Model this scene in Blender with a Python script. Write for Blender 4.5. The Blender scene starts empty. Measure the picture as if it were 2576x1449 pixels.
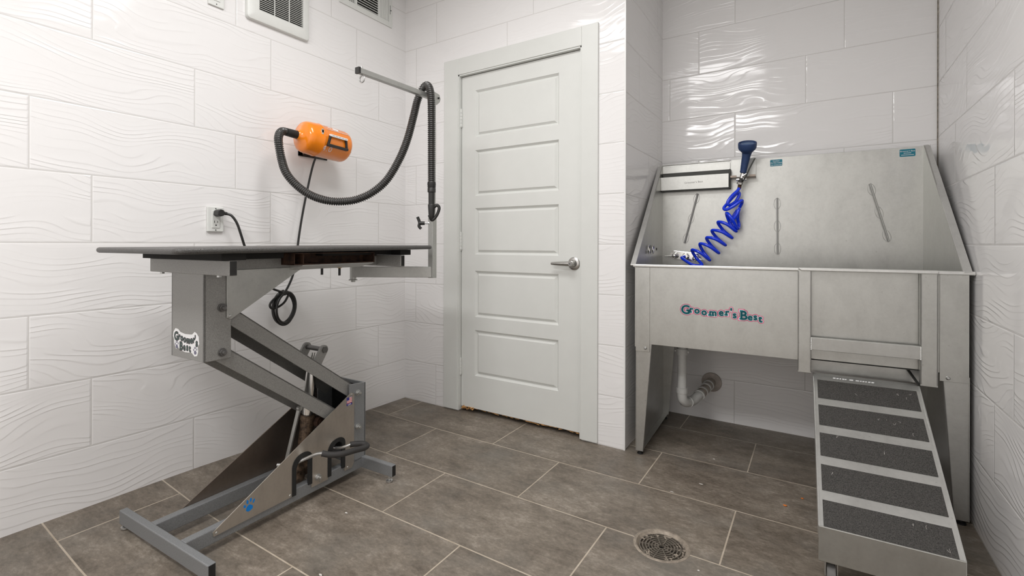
import bpy, bmesh, math, random
from mathutils import Vector, Matrix
random.seed(7)
PI = math.pi
S = 0.254            # one wall-tile course in metres; lengths below are given in courses
H0 = 3.986           # eye height in courses
SC = bpy.context.scene
COL = SC.collection

# ------------------------------------------------------------------ camera, world, lights, exposure
cd = bpy.data.cameras.new('camera')
cam = bpy.data.objects.new('camera', cd); COL.objects.link(cam)
cd.sensor_width = 36.0
cd.lens = 36.0 * 1201.2 / 2576.0
cd.shift_y = -(724.5 - 615.9) / 2576.0
cd.clip_start = 0.02
cam.matrix_world = (Matrix.Translation((0, 0, H0 * S)) @ Matrix.Rotation(0.56636, 4, 'Z')
                    @ Matrix.Rotation(PI / 2, 4, 'X') @ Matrix.Rotation(0.00257, 4, 'Z'))
SC.camera = cam

SC.view_settings.view_transform = 'Standard'
SC.view_settings.look = 'None'
SC.view_settings.gamma = 1.0
SC.view_settings.use_curve_mapping = False
SC.view_settings.exposure = 0.14

world = bpy.data.worlds.new('world'); SC.world = world
world.use_nodes = True
world.node_tree.nodes['Background'].inputs[0].default_value = (1, 1, 1, 1)
world.node_tree.nodes['Background'].inputs[1].default_value = 0.3

CEIL = 10.6
def area(name, X, Y, H, sx, sy, power, col=(1, 1, 1), rot=(0, 0, 0)):
    l = bpy.data.lights.new(name, 'AREA'); l.shape = 'RECTANGLE'
    l.size = sx * S; l.size_y = sy * S; l.energy = power; l.color = col
    o = bpy.data.objects.new(name, l); COL.objects.link(o)
    o.location = (X * S, Y * S, H * S); o.rotation_euler = rot
    return o
area('ceiling_lamp_front', -3.85, 4.3, CEIL - 0.12, 4.5, 1.7, 18, (1.0, 0.99, 0.985))
area('rear_fill_lamp', -3.8, -2.5, CEIL - 0.12, 4.5, 1.7, 38, (1.0, 0.99, 0.985))  # unseen lamp added behind the camera as fill
area('rear_fill_panel', -2.2, -6.9, 4.4, 5.0, 8.0, 5, (1.0, 0.99, 0.98), (PI / 2, 0, PI))  # upright fill light added before the rear wall, which has no opening

# ------------------------------------------------------------------ materials
def newmat(name):
    m = bpy.data.materials.new(name); m.use_nodes = True
    nt = m.node_tree
    return m, nt, nt.nodes['Principled BSDF']
class N:
    """tiny node helper"""
    def __init__(s, nt): s.nt = nt
    def node(s, t, **k):
        n = s.nt.nodes.new(t)
        for a, b in k.items(): setattr(n, a, b)
        return n
    def link(s, a, b): s.nt.links.new(a, b)
    def m(s, op, *args, clamp=False):
        n = s.nt.nodes.new('ShaderNodeMath'); n.operation = op; n.use_clamp = clamp
        for i, a in enumerate(args):
            if isinstance(a, (int, float)): n.inputs[i].default_value = a
            else: s.nt.links.new(a, n.inputs[i])
        return n.outputs[0]
    def sstep(s, x, a, b):
        n = s.nt.nodes.new('ShaderNodeMapRange'); n.interpolation_type = 'SMOOTHSTEP'
        s.nt.links.new(x, n.inputs[0]); n.inputs[1].default_value = a; n.inputs[2].default_value = b
        return n.outputs[0]
    def xyz(s, x, y, z):
        n = s.nt.nodes.new('ShaderNodeCombineXYZ')
        for i, a in enumerate((x, y, z)):
            if isinstance(a, (int, float)): n.inputs[i].default_value = a
            else: s.nt.links.new(a, n.inputs[i])
        return n.outputs[0]
    def noise(s, vec, scale=1, detail=2, rough=.5):
        n = s.nt.nodes.new('ShaderNodeTexNoise'); n.inputs['Scale'].default_value = scale
        n.inputs['Detail'].default_value = detail; n.inputs['Roughness'].default_value = rough
        s.nt.links.new(vec, n.inputs['Vector']); return n.outputs[0]
    def white(s, vec):
        n = s.nt.nodes.new('ShaderNodeTexWhiteNoise'); s.nt.links.new(vec, n.inputs['Vector']); return n
    def ramp(s, x, stops):
        n = s.nt.nodes.new('ShaderNodeValToRGB'); e = n.color_ramp.elements
        e[0].position, e[0].color = stops[0][0], (*stops[0][1], 1)
        e[1].position, e[1].color = stops[-1][0], (*stops[-1][1], 1)
        for p, c in stops[1:-1]:
            q = e.new(p); q.color = (*c, 1)
        s.nt.links.new(x, n.inputs[0]); return n.outputs[0]
    def mix(s, f, a, b):
        n = s.nt.nodes.new('ShaderNodeMix'); n.data_type = 'RGBA'
        for k, v in ((0, f), (6, a), (7, b)):
            if isinstance(v, (int, float)): n.inputs[k].default_value = v
            elif isinstance(v, tuple): n.inputs[k].default_value = (*v, 1)
            else: s.nt.links.new(v, n.inputs[k])
        return n.outputs[2]

def simple(name, col, rough=.5, metal=0, spec=.5, coat=0, var=0, vscale=30, bump=0, bscale=200, stretch=None, rvar=0):
    m, nt, p = newmat(name)
    p.inputs['Base Color'].default_value = (*col, 1)
    p.inputs['Roughness'].default_value = rough
    p.inputs['Metallic'].default_value = metal
    p.inputs['Specular IOR Level'].default_value = spec
    p.inputs['Coat Weight'].default_value = coat
    g = N(nt)
    tc = g.node('ShaderNodeTexCoord').outputs['Object']
    if stretch:
        mp = g.node('ShaderNodeMapping'); mp.inputs['Scale'].default_value = stretch
        g.link(tc, mp.inputs[0]); tc = mp.outputs[0]
    nz = g.noise(tc, vscale, 5, .6)
    if var:
        lo = tuple(max(0, c * (1 - var)) for c in col); hi = tuple(min(1, c * (1 + var)) for c in col)
        g.link(g.ramp(nz, [(.3, lo), (.7, hi)]), p.inputs['Base Color'])
    if rvar:
        g.link(g.m('ADD', rough - rvar / 2, g.m('MULTIPLY', nz, rvar)), p.inputs['Roughness'])
    if bump:
        b = g.node('ShaderNodeBump'); b.inputs['Strength'].default_value = bump
        b.inputs['Distance'].default_value = .001
        g.link(g.noise(tc, bscale, 2, .5), b.inputs['Height']); g.link(b.outputs[0], p.inputs['Normal'])
    return m

def tile_material(name, axis, v0, phases, L, sgn=1):
    m, nt, p = newmat(name); g = N(nt)
    pos = g.node('ShaderNodeNewGeometry').outputs['Position']
    sp = g.node('ShaderNodeSeparateXYZ'); g.link(pos, sp.inputs[0])
    u = g.m('DIVIDE', sp.outputs[axis], S)
    v = g.m('SUBTRACT', g.m('DIVIDE', sp.outputs[2], S), v0 + 30) if False else g.m('SUBTRACT', g.m('DIVIDE', sp.outputs[2], S), v0)
    b = g.m('FLOOR', v); fv = g.m('SUBTRACT', v, b)
    md = g.m('FLOORED_MODULO', b, 3.0)
    i1 = g.m('COMPARE', md, 1.0, .4); i2 = g.m('COMPARE', md, 2.0, .4)
    ph = g.m('ADD', g.m('ADD', phases[0], g.m('MULTIPLY', i1, phases[1] - phases[0])), g.m('MULTIPLY', i2, phases[2] - phases[0]))
    uu = g.m('DIVIDE', g.m('SUBTRACT', u, ph), L)
    iu = g.m('FLOOR', uu); fu = g.m('SUBTRACT', uu, iu)
    du = g.m('MULTIPLY', g.m('MINIMUM', fu, g.m('SUBTRACT', 1.0, fu)), L)
    dv = g.m('MINIMUM', fv, g.m('SUBTRACT', 1.0, fv))
    d = g.m('MINIMUM', du, dv)
    tile = g.sstep(d, .004, .0085)
    # per tile randomness: a few printed faces, mirrored about
    w = g.white(g.xyz(iu, b, 3.7 + v0))
    sw = g.node('ShaderNodeSeparateColor'); g.link(w.outputs['Color'], sw.inputs[0])
    r1, r2 = sw.outputs[0], sw.outputs[1]
    lu = g.m('ADD', g.m('MULTIPLY', fu, L), g.m('MULTIPLY', g.m('FLOOR', g.m('MULTIPLY', r1, 4)), 17.3))
    oz = g.m('MULTIPLY', g.m('FLOOR', g.m('MULTIPLY', r2, 4)), 9.1)
    # sinuous ripples
    n1 = g.noise(g.xyz(g.m('MULTIPLY', lu, .75), g.m('MULTIPLY', fv, .5), oz), 1.0, 1.0, .4)
    n2 = g.noise(g.xyz(g.m('MULTIPLY', lu, .5), g.m('MULTIPLY', fv, 2.6), g.m('ADD', oz, 4.2)), 1.0, 1.0, .4)
    vv = g.m('ADD', fv, g.m('MULTIPLY', g.m('SUBTRACT', n1, .5), .85))
    phs = g.m('ADD', g.m('MULTIPLY', vv, 10.0), g.m('MULTIPLY', n2, 5.2))
    t = g.m('SUBTRACT', 1.0, g.m('FRACT', g.m('ADD', phs, 40.0)))
    saw = g.m('MULTIPLY', g.m('POWER', t, 1.6), g.m('SUBTRACT', 1.0, g.sstep(t, .78, 1.0)))
    n3 = g.noise(g.xyz(g.m('MULTIPLY', lu, .55), g.m('MULTIPLY', fv, 3.6), g.m('ADD', oz, 7.7)), 1.3, 1.0, .5)
    amp = g.m('ADD', .10, g.m('MULTIPLY', g.sstep(n3, .36, .70), .90))
    edge = g.sstep(d, .004, .022)
    h = g.m('ADD', g.m('MULTIPLY', g.m('MULTIPLY', saw, amp), edge), g.m('MULTIPLY', edge, .5))
    bp = g.node('ShaderNodeBump'); bp.inputs['Strength'].default_value = 1.0
    bp.inputs['Distance'].default_value = .0012
    g.link(h, bp.inputs['Height']); g.link(bp.outputs[0], p.inputs['Normal'])
    col = g.mix(tile, (.66, .645, .625), (.875, .862, .855))
    g.link(col, p.inputs['Base Color'])
    g.link(g.m('SUBTRACT', .75, g.m('MULTIPLY', tile, .65)), p.inputs['Roughness'])
    p.inputs['Specular IOR Level'].default_value = .5
    return m

M = {}
M['tile_left'] = tile_material('glazed_tile_left', 1, 4.0, (2.62, 1.95, 1.26), 2.74)
M['tile_door'] = tile_material('glazed_tile_door', 0, 4.0, (-9.32, -8.64, -7.96), 2.77)
M['tile_alc'] = tile_material('glazed_tile_alcove', 0, 3.957, (-.18, .48, -1.53), 2.78)
M['tile_side'] = tile_material('glazed_tile_alcove_side', 1, 3.975, (9.9, 10.6, 11.3), 2.76)
M['tile_right'] = tile_material('glazed_tile_right', 1, 4.0, (8.35, 7.65, 6.97), 2.72)
M['tile_rear'] = tile_material('glazed_tile_rear', 0, 4.0, (0, .7, 1.4), 2.74)

def floor_material():
    m, nt, p = newmat('porcelain_floor_tile'); g = N(nt)
    pos = g.node('ShaderNodeNewGeometry').outputs['Position']
    sp = g.node('ShaderNodeSeparateXYZ'); g.link(pos, sp.inputs[0])
    u = g.m('DIVIDE', sp.outputs[0], S); y = g.m('DIVIDE', sp.outputs[1], S)
    v = g.m('DIVIDE', g.m('SUBTRACT', y, 2.09), 1.4425)
    b = g.m('FLOOR', v); fv = g.m('SUBTRACT', v, b)
    odd = g.m('FLOORED_MODULO', b, 2.0)
    ph = g.m('SUBTRACT', -2.484, g.m('MULTIPLY', odd, 1.481))
    uu = g.m('DIVIDE', g.m('SUBTRACT', u, ph), 2.962)
    iu = g.m('FLOOR', uu); fu = g.m('SUBTRACT', uu, iu)
    du = g.m('MULTIPLY', g.m('MINIMUM', fu, g.m('SUBTRACT', 1.0, fu)), 2.962)
    dv = g.m('MULTIPLY', g.m('MINIMUM', fv, g.m('SUBTRACT', 1.0, fv)), 1.4425)
    d = g.m('MINIMUM', du, dv)
    tile = g.sstep(d, .008, .0125)
    w = g.white(g.xyz(iu, b, 1.5))
    big = g.noise(g.xyz(g.m('MULTIPLY', u, .8), g.m('MULTIPLY', y, 1.3), g.m('MULTIPLY', w.outputs[0], 20)), 1.1, 6, .62)
    mid = g.noise(g.xyz(g.m('MULTIPLY', u, 1.0), g.m('MULTIPLY', y, 1.8), 3.0), 4.0, 6, .7)
    fine = g.noise(g.xyz(u, g.m('MULTIPLY', y, 1.6), 9.0), 15.0, 7, .82)
    f = g.m('ADD', g.m('ADD', g.m('MULTIPLY', big, .34), g.m('MULTIPLY', mid, .30)), g.m('MULTIPLY', fine, .36))
    c = g.ramp(f, [(.37, (.075, .060, .046)), (.455, (.155, .128, .100)), (.53, (.225, .190, .152)), (.62, (.38, .33, .275))])
    hue = g.noise(g.xyz(u, y, 30.0), .9, 3, .6)
    c = g.mix(g.sstep(hue, .45, .75), c, g.mix(.35, c, (.170, .168, .155)))
    gn = g.noise(g.xyz(u, y, 0.0), 5.0, 3, .5)
    gc = g.ramp(gn, [(.3, (.42, .35, .27)), (.7, (.56, .49, .40))])
    g.link(g.mix(tile, gc, c), p.inputs['Base Color'])
    g.link(g.m('ADD', .36, g.m('MULTIPLY', mid, .24)), p.inputs['Roughness'])
    bp = g.node('ShaderNodeBump'); bp.inputs['Strength'].default_value = .5; bp.inputs['Distance'].default_value = .0012
    g.link(g.m('ADD', g.m('MULTIPLY', tile, .8), g.m('MULTIPLY', fine, .18)), bp.inputs['Height']); g.link(bp.outputs[0], p.inputs['Normal'])
    return m
M['floor'] = floor_material()

def steel(name, col, rough=.42, metal=.85, stretch=(1, 1, 1), spot=.0):
    m, nt, p = newmat(name); g = N(nt)
    tc = g.node('ShaderNodeTexCoord').outputs['Object']
    mp = g.node('ShaderNodeMapping'); mp.inputs['Scale'].default_value = stretch; g.link(tc, mp.inputs[0])
    a = g.noise(mp.outputs[0], 9, 6, .65); b = g.noise(tc, 70, 4, .7); sp_ = g.noise(tc, 95, 2, .5)
    f = g.m('ADD', g.m('MULTIPLY', a, .65), g.m('MULTIPLY', b, .35))
    c = g.ramp(f, [(.34, tuple(x * .90 for x in col)), (.5, col), (.66, tuple(min(1, x * 1.08) for x in col))])
    c = g.mix(g.m('MULTIPLY', g.sstep(sp_, .71, .78), .30), c, (.20, .18, .16))
    g.link(c, p.inputs['Base Color'])
    p.inputs['Metallic'].default_value = metal
    g.link(g.m('ADD', rough - .08, g.m('MULTIPLY', a, .16)), p.inputs['Roughness'])
    bp = g.node('ShaderNodeBump'); bp.inputs['Strength'].default_value = .12; bp.inputs['Distance'].default_value = .001
    g.link(b, bp.inputs['Height']); g.link(bp.outputs[0], p.inputs['Normal'])
    return m
M['steel'] = steel('brushed_stainless', (.52, .52, .495), .36, .95, (1.6, 1.6, 1))
M['steel_h'] = steel('brushed_stainless_across', (.52, .52, .50), .36, .95, (1, 1, 1.6))
M['steel_light'] = steel('satin_stainless', (.70, .70, .68), .34, .85)
M['steel_warm'] = steel('mill_stainless_plate', (.50, .46, .41), .36, .80, (1, 3, 1))
M['steel_dark'] = simple('dark_steel_edge', (.06, .06, .055), .5, .5)
M['galv'] = steel('tube_steel', (.46, .46, .44), .45, .75)
M['chrome'] = simple('polished_chrome', (.80, .79, .77), .14, 1)
M['satin_nickel'] = simple('satin_nickel', (.52, .51, .49), .30, 1)
M['grey_paint'] = simple('hammered_grey_paint', (.285, .280, .266), .42, .25, var=.22, vscale=330, bump=.35, bscale=420)
M['grey_paint_low'] = simple('grey_powder_coat', (.240, .247, .252), .42, .25, var=.20, vscale=330, bump=.35, bscale=420)
M['bolt'] = simple('painted_bolt', (.16, .155, .15), .35, .6)
M['zinc'] = simple('zinc_bolt', (.55, .55, .54), .3, .9)
M['brass'] = simple('brass_fitting', (.60, .38, .10), .35, .9)
M['rust'] = simple('rusty_steel', (.055, .026, .015), .8, .1, var=.75, vscale=30, bump=.5, bscale=120)
M['steel_darker'] = steel('darker_steel_plate', (.27, .225, .19), .34, .85, (1, 2, 1))  # darker, browner steel; on the holder lip it paints in a floor reflection
M['rustyan'] = simple('rust_stained_cast_steel', (.12, .08, .052), .55, .4, var=.9, vscale=60, bump=.4, bscale=90)
M['black'] = simple('black_plastic', (.018, .017, .016), .42, var=.2)
M['black_ply'] = simple('black_stained_ply', (.010, .009, .008), .85)
M['black_soft'] = simple('black_foam_grip', (.035, .033, .032), .65, bump=.4, bscale=300)
M['rubber'] = simple('black_rubber_trim', (.012, .012, .012), .6)
M['mat_top'] = simple('textured_black_rubber_top', (.075, .072, .068), .40, var=.35, vscale=260, bump=1.0, bscale=330)
M['hose'] = simple('black_corrugated_hose', (.030, .028, .026), .22, coat=.3)
M['cord'] = simple('black_cord', (.015, .015, .014), .35)
M['orange'] = simple('orange_gloss_paint', (.92, .245, .006), .24, coat=.5, var=.04, vscale=6)
M['orange_sun'] = simple('orange_recess', (.80, .13, .006), .4)
M['blue_hose'] = simple('blue_polyurethane_hose', (.002, .045, .86), .16, coat=.6)
M['navy'] = simple('navy_rubber_grip', (.022, .050, .145), .5, bump=.3, bscale=300, var=.15)
M['navy_face'] = simple('navy_spray_face', (.05, .11, .24), .35)
M['white_paint'] = simple('white_door_paint', (.735, .745, .715), .34, var=.015, vscale=8)
M['white_trim'] = simple('white_casing_paint', (.715, .725, .695), .36, var=.015, vscale=8)
M['white_plastic'] = simple('white_plastic', (.76, .77, .74), .4, var=.02)
M['edge_trim'] = simple('white_tile_edge_trim', (.86, .855, .84), .25)
M['ceiling'] = simple('ceiling_paint', (.88, .88, .87), .8, bump=.2)
M['dark_void'] = simple('dark_recess', (.012, .011, .010), .8)
M['caulk'] = simple('dirty_caulk', (.22, .19, .15), .7, var=.6, vscale=60)
M['pvc'] = simple('white_pvc', (.66, .66, .64), .3, var=.05)
M['pvc_dirty'] = simple('stained_pvc', (.42, .37, .33), .5, var=.2, vscale=20)
M['grip'] = simple('grit_tread_tape', (.052, .049, .045), .75, var=.85, vscale=330, bump=.9, bscale=500)
M['teal'] = simple('teal_vinyl', (.0, .19, .27), .35)
M['teal_txt'] = simple('teal_letter_vinyl', (.0, .21, .26), .35)
M['pink'] = simple('pink_vinyl', (.80, .10, .26), .4)
M['white_vinyl'] = simple('white_vinyl', (.85, .85, .85), .4)
M['grey_txt'] = simple('grey_green_letter_ink', (.19, .27, .25), .5)
M['dark_txt'] = simple('dark_maroon_ink', (.11, .05, .07), .5)
M['lavender'] = simple('slate_purple_ink', (.16, .15, .22), .5)
M['etched'] = simple('worn_grey_ink', (.25, .245, .235), .5)
M['paw_blue'] = simple('blue_paw_vinyl', (.0, .20, .62), .35)
M['flag_blue'] = simple('flag_blue_ink', (.045, .04, .22), .4)
M['flag_red'] = simple('flag_red_ink', (.62, .12, .12), .4)
M['flag_white'] = simple('flag_white_ink', (.80, .66, .66), .4)
M['drain_metal'] = simple('limed_drain_metal', (.34, .29, .235), .55, .3, var=.4, vscale=45, bump=.5, bscale=100)
M['drain_grate'] = simple('dull_grate_metal', (.19, .165, .135), .5, .4, var=.4, vscale=50)
M['wood_rot'] = simple('splintered_wood', (.50, .27, .10), .8, var=.5, vscale=50)
M['orange_bit'] = simple('orange_crumb', (.75, .22, .04), .7)
M['lint'] = simple('pale_lint', (.65, .62, .58), .9)
M['wheel'] = simple('grey_caster_rubber', (.20, .195, .19), .5)

# ------------------------------------------------------------------ mesh builder (lengths in courses)
def catmull(pts, n=8):
    P = [Vector(p) for p in pts]
    P = [P[0] * 2 - P[1]] + P + [P[-1] * 2 - P[-2]]
    out = []
    for i in range(1, len(P) - 2):
        a, b, c, d = P[i - 1:i + 3]
        for k in range(n):
            t = k / n
            out.append(.5 * ((2 * b) + (c - a) * t + (2 * a - 5 * b + 4 * c - d) * t * t + (3 * b - a - 3 * c + d) * t ** 3))
    out.append(P[-2]); return out
def resample(pts, step):
    L = [0]
    for a, b in zip(pts, pts[1:]): L.append(L[-1] + (b - a).length)
    n = max(2, int(L[-1] / step)); out = []; j = 0
    for i in range(n + 1):
        s = L[-1] * i / n
        while j < len(L) - 2 and L[j + 1] < s: j += 1
        f = (s - L[j]) / max(1e-9, L[j + 1] - L[j]); out.append(pts[j].lerp(pts[j + 1], min(1, f)))
    return out
def rr(x0, x1, y0, y1, r, n=6):
    o = []
    for cx_, cy_, a0 in ((x1 - r, y1 - r, 0), (x0 + r, y1 - r, PI / 2), (x0 + r, y0 + r, PI), (x1 - r, y0 + r, 1.5 * PI)):
        for k in range(n + 1): a = a0 + PI / 2 * k / n; o.append((cx_ + r * math.cos(a), cy_ + r * math.sin(a)))
    return o
class B:
    def __init__(s): s.bm = bmesh.new()
    def box(s, x0, x1, y0, y1, z0, z1):
        vs = [s.bm.verts.new((x, y, z)) for x in (x0, x1) for y in (y0, y1) for z in (z0, z1)]
        for f in ((0, 1, 3, 2), (4, 6, 7, 5), (0, 4, 5, 1), (2, 3, 7, 6), (0, 2, 6, 4), (1, 5, 7, 3)):
            s.bm.faces.new([vs[i] for i in f])
        return s
    def frame(s, d):
        d = Vector(d).normalized(); a = Vector((0, 0, 1)) if abs(d.z) < .9 else Vector((1, 0, 0))
        e1 = d.cross(a).normalized(); return e1, d.cross(e1).normalized(), d
    def cyl(s, p0, p1, r0, r1=None, seg=20, caps=True):
        r1 = r0 if r1 is None else r1
        p0, p1 = Vector(p0), Vector(p1); e1, e2, _ = s.frame(p1 - p0)
        rings = []
        for p, r in ((p0, r0), (p1, r1)):
            rings.append([s.bm.verts.new(p + (e1 * math.cos(2 * PI * i / seg) + e2 * math.sin(2 * PI * i / seg)) * r) for i in range(seg)])
        for i in range(seg):
            j = (i + 1) % seg; s.bm.faces.new((rings[0][i], rings[0][j], rings[1][j], rings[1][i]))
        if caps:
            s.bm.faces.new(rings[0][::-1]); s.bm.faces.new(rings[1])
        return s
    def lathe(s, prof, p0, d, seg=32):
        p0 = Vector(p0); e1, e2, d = s.frame(d); rings = []
        for t, r in prof:
            c = p0 + d * t
            rings.append([s.bm.verts.new(c + (e1 * math.cos(2 * PI * i / seg) + e2 * math.sin(2 * PI * i / seg)) * max(r, 1e-4)) for i in range(seg)])
        for a, b in zip(rings, rings[1:]):
            for i in range(seg):
                j = (i + 1) % seg; s.bm.faces.new((a[i], a[j], b[j], b[i]))
        s.bm.faces.new(rings[0][::-1]); s.bm.faces.new(rings[-1]); return s
    def tube(s, pts, r, seg=12, closed=False, rf=None):
        pts = [Vector(p) for p in pts]; n = len(pts); rings = []; prev = None
        for i, p in enumerate(pts):
            if closed: t = pts[(i + 1) % n] - pts[i - 1]
            else: t = pts[min(i + 1, n - 1)] - pts[max(i - 1, 0)]
            t.normalize()
            if prev is None: e1, e2, _ = s.frame(t)
            else:
                e1 = (prev - t * prev.dot(t)).normalized(); e2 = t.cross(e1)
            prev = e1
            rr = rf(i) if rf else r
            rings.append([s.bm.verts.new(p + (e1 * math.cos(2 * PI * k / seg) + e2 * math.sin(2 * PI * k / seg)) * rr) for k in range(seg)])
        m = n if closed else n - 1
        for i in range(m):
            a, b = rings[i], rings[(i + 1) % n]
            for k in range(seg):
                j = (k + 1) % seg; s.bm.faces.new((a[k], a[j], b[j], b[k]))
        if not closed:
            s.bm.faces.new(rings[0][::-1]); s.bm.faces.new(rings[-1])
        return s
    def rod(s, pts, r, seg=10, n=8): return s.tube(catmull(pts, n), r, seg)
    def prism(s, poly, axis, a, b):
        """polygon in the two other axes (in order), extruded from a to b along axis"""
        def mk(q, w):
            if axis == 0: return (w, q[0], q[1])
            if axis == 1: return (q[0], w, q[1])
            return (q[0], q[1], w)
        va = [s.bm.verts.new(mk(q, a)) for q in poly]; vb = [s.bm.verts.new(mk(q, b)) for q in poly]
        n = len(poly); s.bm.faces.new(va[::-1]); s.bm.faces.new(vb)
        for i in range(n):
            j = (i + 1) % n; s.bm.faces.new((va[i], va[j], vb[j], vb[i]))
        return s
    def quad(s, pts): s.bm.faces.new([s.bm.verts.new(p) for p in pts]); return s
    def beam(s, p0, p1, w, h, up=(0, 0, 1)):
        """box beam from p0 to p1, width w, height h (up hint)"""
        p0, p1 = Vector(p0), Vector(p1); d = (p1 - p0).normalized(); sd = d.cross(Vector(up)).normalized(); u = sd.cross(d)
        vs = []
        for p in (p0, p1):
            for a, b in ((-1, -1), (1, -1), (1, 1), (-1, 1)):
                vs.append(s.bm.verts.new(p + sd * a * w / 2 + u * b * h / 2))
        for f in ((3, 2, 1, 0), (4, 5, 6, 7), (0, 1, 5, 4), (1, 2, 6, 5), (2, 3, 7, 6), (3, 0, 4, 7)):
            s.bm.faces.new([vs[i] for i in f])
        return s
    def sphere(s, c, r, seg=16, sc=(1, 1, 1)):
        mt = Matrix.Translation(c) @ Matrix.Diagonal((*[r * k for k in sc], 1))
        bmesh.ops.create_uvsphere(s.bm, u_segments=seg, v_segments=max(6, seg // 2), radius=1, matrix=mt); return s
    def xf(s, m): s.bm.transform(m); return s
    def build(s, name, mat, parent=None, bev=0, smooth=False, label=None, off=(0, 0, 0)):
        s.bm.transform(Matrix.Translation(-Vector(off)))
        s.bm.transform(Matrix.Diagonal((S, S, S, 1)))
        bmesh.ops.recalc_face_normals(s.bm, faces=s.bm.faces)
        me = bpy.data.meshes.new(name); s.bm.to_mesh(me); s.bm.free()
        if smooth:
            for p in me.polygons: p.use_smooth = True
        me.materials.append(M[mat])
        o = bpy.data.objects.new(name, me); COL.objects.link(o)
        o.location = Vector(off) * S
        if parent:
            o.parent = parent
        if bev:
            md = o.modifiers.new('bevel', 'BEVEL'); md.width = bev * S; md.segments = 2; md.limit_method = 'ANGLE'
            md.angle_limit = math.radians(40)
        if smooth:
            me.set_sharp_from_angle(angle=math.radians(38))
        if label: o['label'] = label
        return o
def thing(name, label, cat, loc=(0, 0, 0), rot=0, group=None):
    o = bpy.data.objects.new(name, None); COL.objects.link(o)
    o.empty_display_size = .05
    o.location = Vector(loc) * S; o.rotation_euler = (0, 0, rot)
    o['label'] = label; o['category'] = cat
    if group: o['group'] = group
    return o
def tag(o, label, cat, group=None):
    o['label'] = label; o['category'] = cat
    if group: o['group'] = group
    return o
def struct(b, name, mat, **k):
    o = b.build(name, mat, **k); o['kind'] = 'structure'; return o
def text_mesh(body, size, offset=0, extrude=.0006, align='CENTER', shear=0, bold=0):
    cu = bpy.data.curves.new('txt', 'FONT'); cu.body = body; cu.size = size; cu.offset = offset + bold
    cu.extrude = extrude; cu.align_x = align; cu.shear = shear; cu.resolution_u = 4
    o = bpy.data.objects.new('txt', cu); COL.objects.link(o)
    dg = bpy.context.evaluated_depsgraph_get(); dg.update()
    me = bpy.data.meshes.new_from_object(o.evaluated_get(dg))
    bpy.data.objects.remove(o); bpy.data.curves.remove(cu); return me
def decal_frame(c, right, out):
    """matrix: x -> right, z -> out, origin c (courses)"""
    r = Vector(right).normalized(); o = Vector(out).normalized(); u = o.cross(r)
    m = Matrix((r, u, o)).transposed().to_4x4(); m.translation = Vector(c); return m
def place_letters(name, mat, parent, letters, frame, offset=0, lift=0, ex=.0008, bold=0, label=None, serifs=()):
    """letters: (char, x, y, size, tilt) in the frame's plane, courses"""
    b = B()
    for ch, x, y, sz, tilt in letters:
        me = text_mesh(ch, sz, 0, ex)
        nk = 0 if offset <= 0 else (6 if offset < .009 else 14)   # thicken by repeating the glyph round a small circle
        for q in [(0, 0)] + [(offset * math.cos(2 * PI * k / nk), offset * math.sin(2 * PI * k / nk)) for k in range(nk)]:
            t = bmesh.new(); t.from_mesh(me)
            t.transform(frame @ Matrix.Translation((x + q[0], y + q[1], lift)) @ Matrix.Rotation(tilt, 4, 'Z'))
            tmp = bpy.data.meshes.new('tmp'); t.to_mesh(tmp); t.free(); b.bm.from_mesh(tmp); bpy.data.meshes.remove(tmp)
        bpy.data.meshes.remove(me)
    for x, y, w, h in serifs:
        w += 2 * offset; h += 2 * offset
        fpoly(frame, [(x - w / 2, y - h / 2), (x + w / 2, y - h / 2), (x + w / 2, y + h / 2), (x - w / 2, y + h / 2)], lift, ex, b)
    return b.build(name, mat, parent, label=label)
def fpoly(frame, pts, lift=0, ex=.0015, b=None):
    """flat polygon plate in a decal frame"""
    b = b or B()
    va = [b.bm.verts.new(frame @ Vector((x, y, lift))) for x, y in pts]
    vb = [b.bm.verts.new(frame @ Vector((x, y, lift + ex))) for x, y in pts]
    n = len(pts); b.bm.faces.new(va[::-1]); b.bm.faces.new(vb)
    for i in range(n): j = (i + 1) % n; b.bm.faces.new((va[i], va[j], vb[j], vb[i]))
    return b
def ell(cx, cy, rx, ry, n=16, rot=0):
    return [(cx + math.cos(a) * rx * math.cos(rot) - math.sin(a) * ry * math.sin(rot),
             cy + math.cos(a) * rx * math.sin(rot) + math.sin(a) * ry * math.cos(rot)) for a in [2 * PI * i / n for i in range(n)]]
def paw(frame, cx, cy, s, lift=0, b=None, rot=0.0):
    """rough paw mark, overall height about s"""
    b = b or B(); c, sn = math.cos(rot), math.sin(rot)
    R = lambda x, y: (cx + s * (x * c - y * sn), cy + s * (x * sn + y * c))
    def blob(x, y, rx, ry, r=0):
        fpoly(frame, [R(*q) for q in ell(x, y, rx, ry, 14, r)], lift, .0015, b)
    pad = [(-.26, -.34), (-.10, -.47), (.08, -.44), (.24, -.36), (.27, -.18), (.14, -.06), (.02, .03), (-.10, .0), (-.24, -.14)]
    fpoly(frame, [R(*q) for q in pad], lift, .0015, b)
    blob(-.36, .03, .085, .12, .35); blob(-.15, .27, .08, .155, .1); blob(.10, .32, .075, .15, -.12); blob(.33, .15, .07, .15, -.4)
    return b

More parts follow.
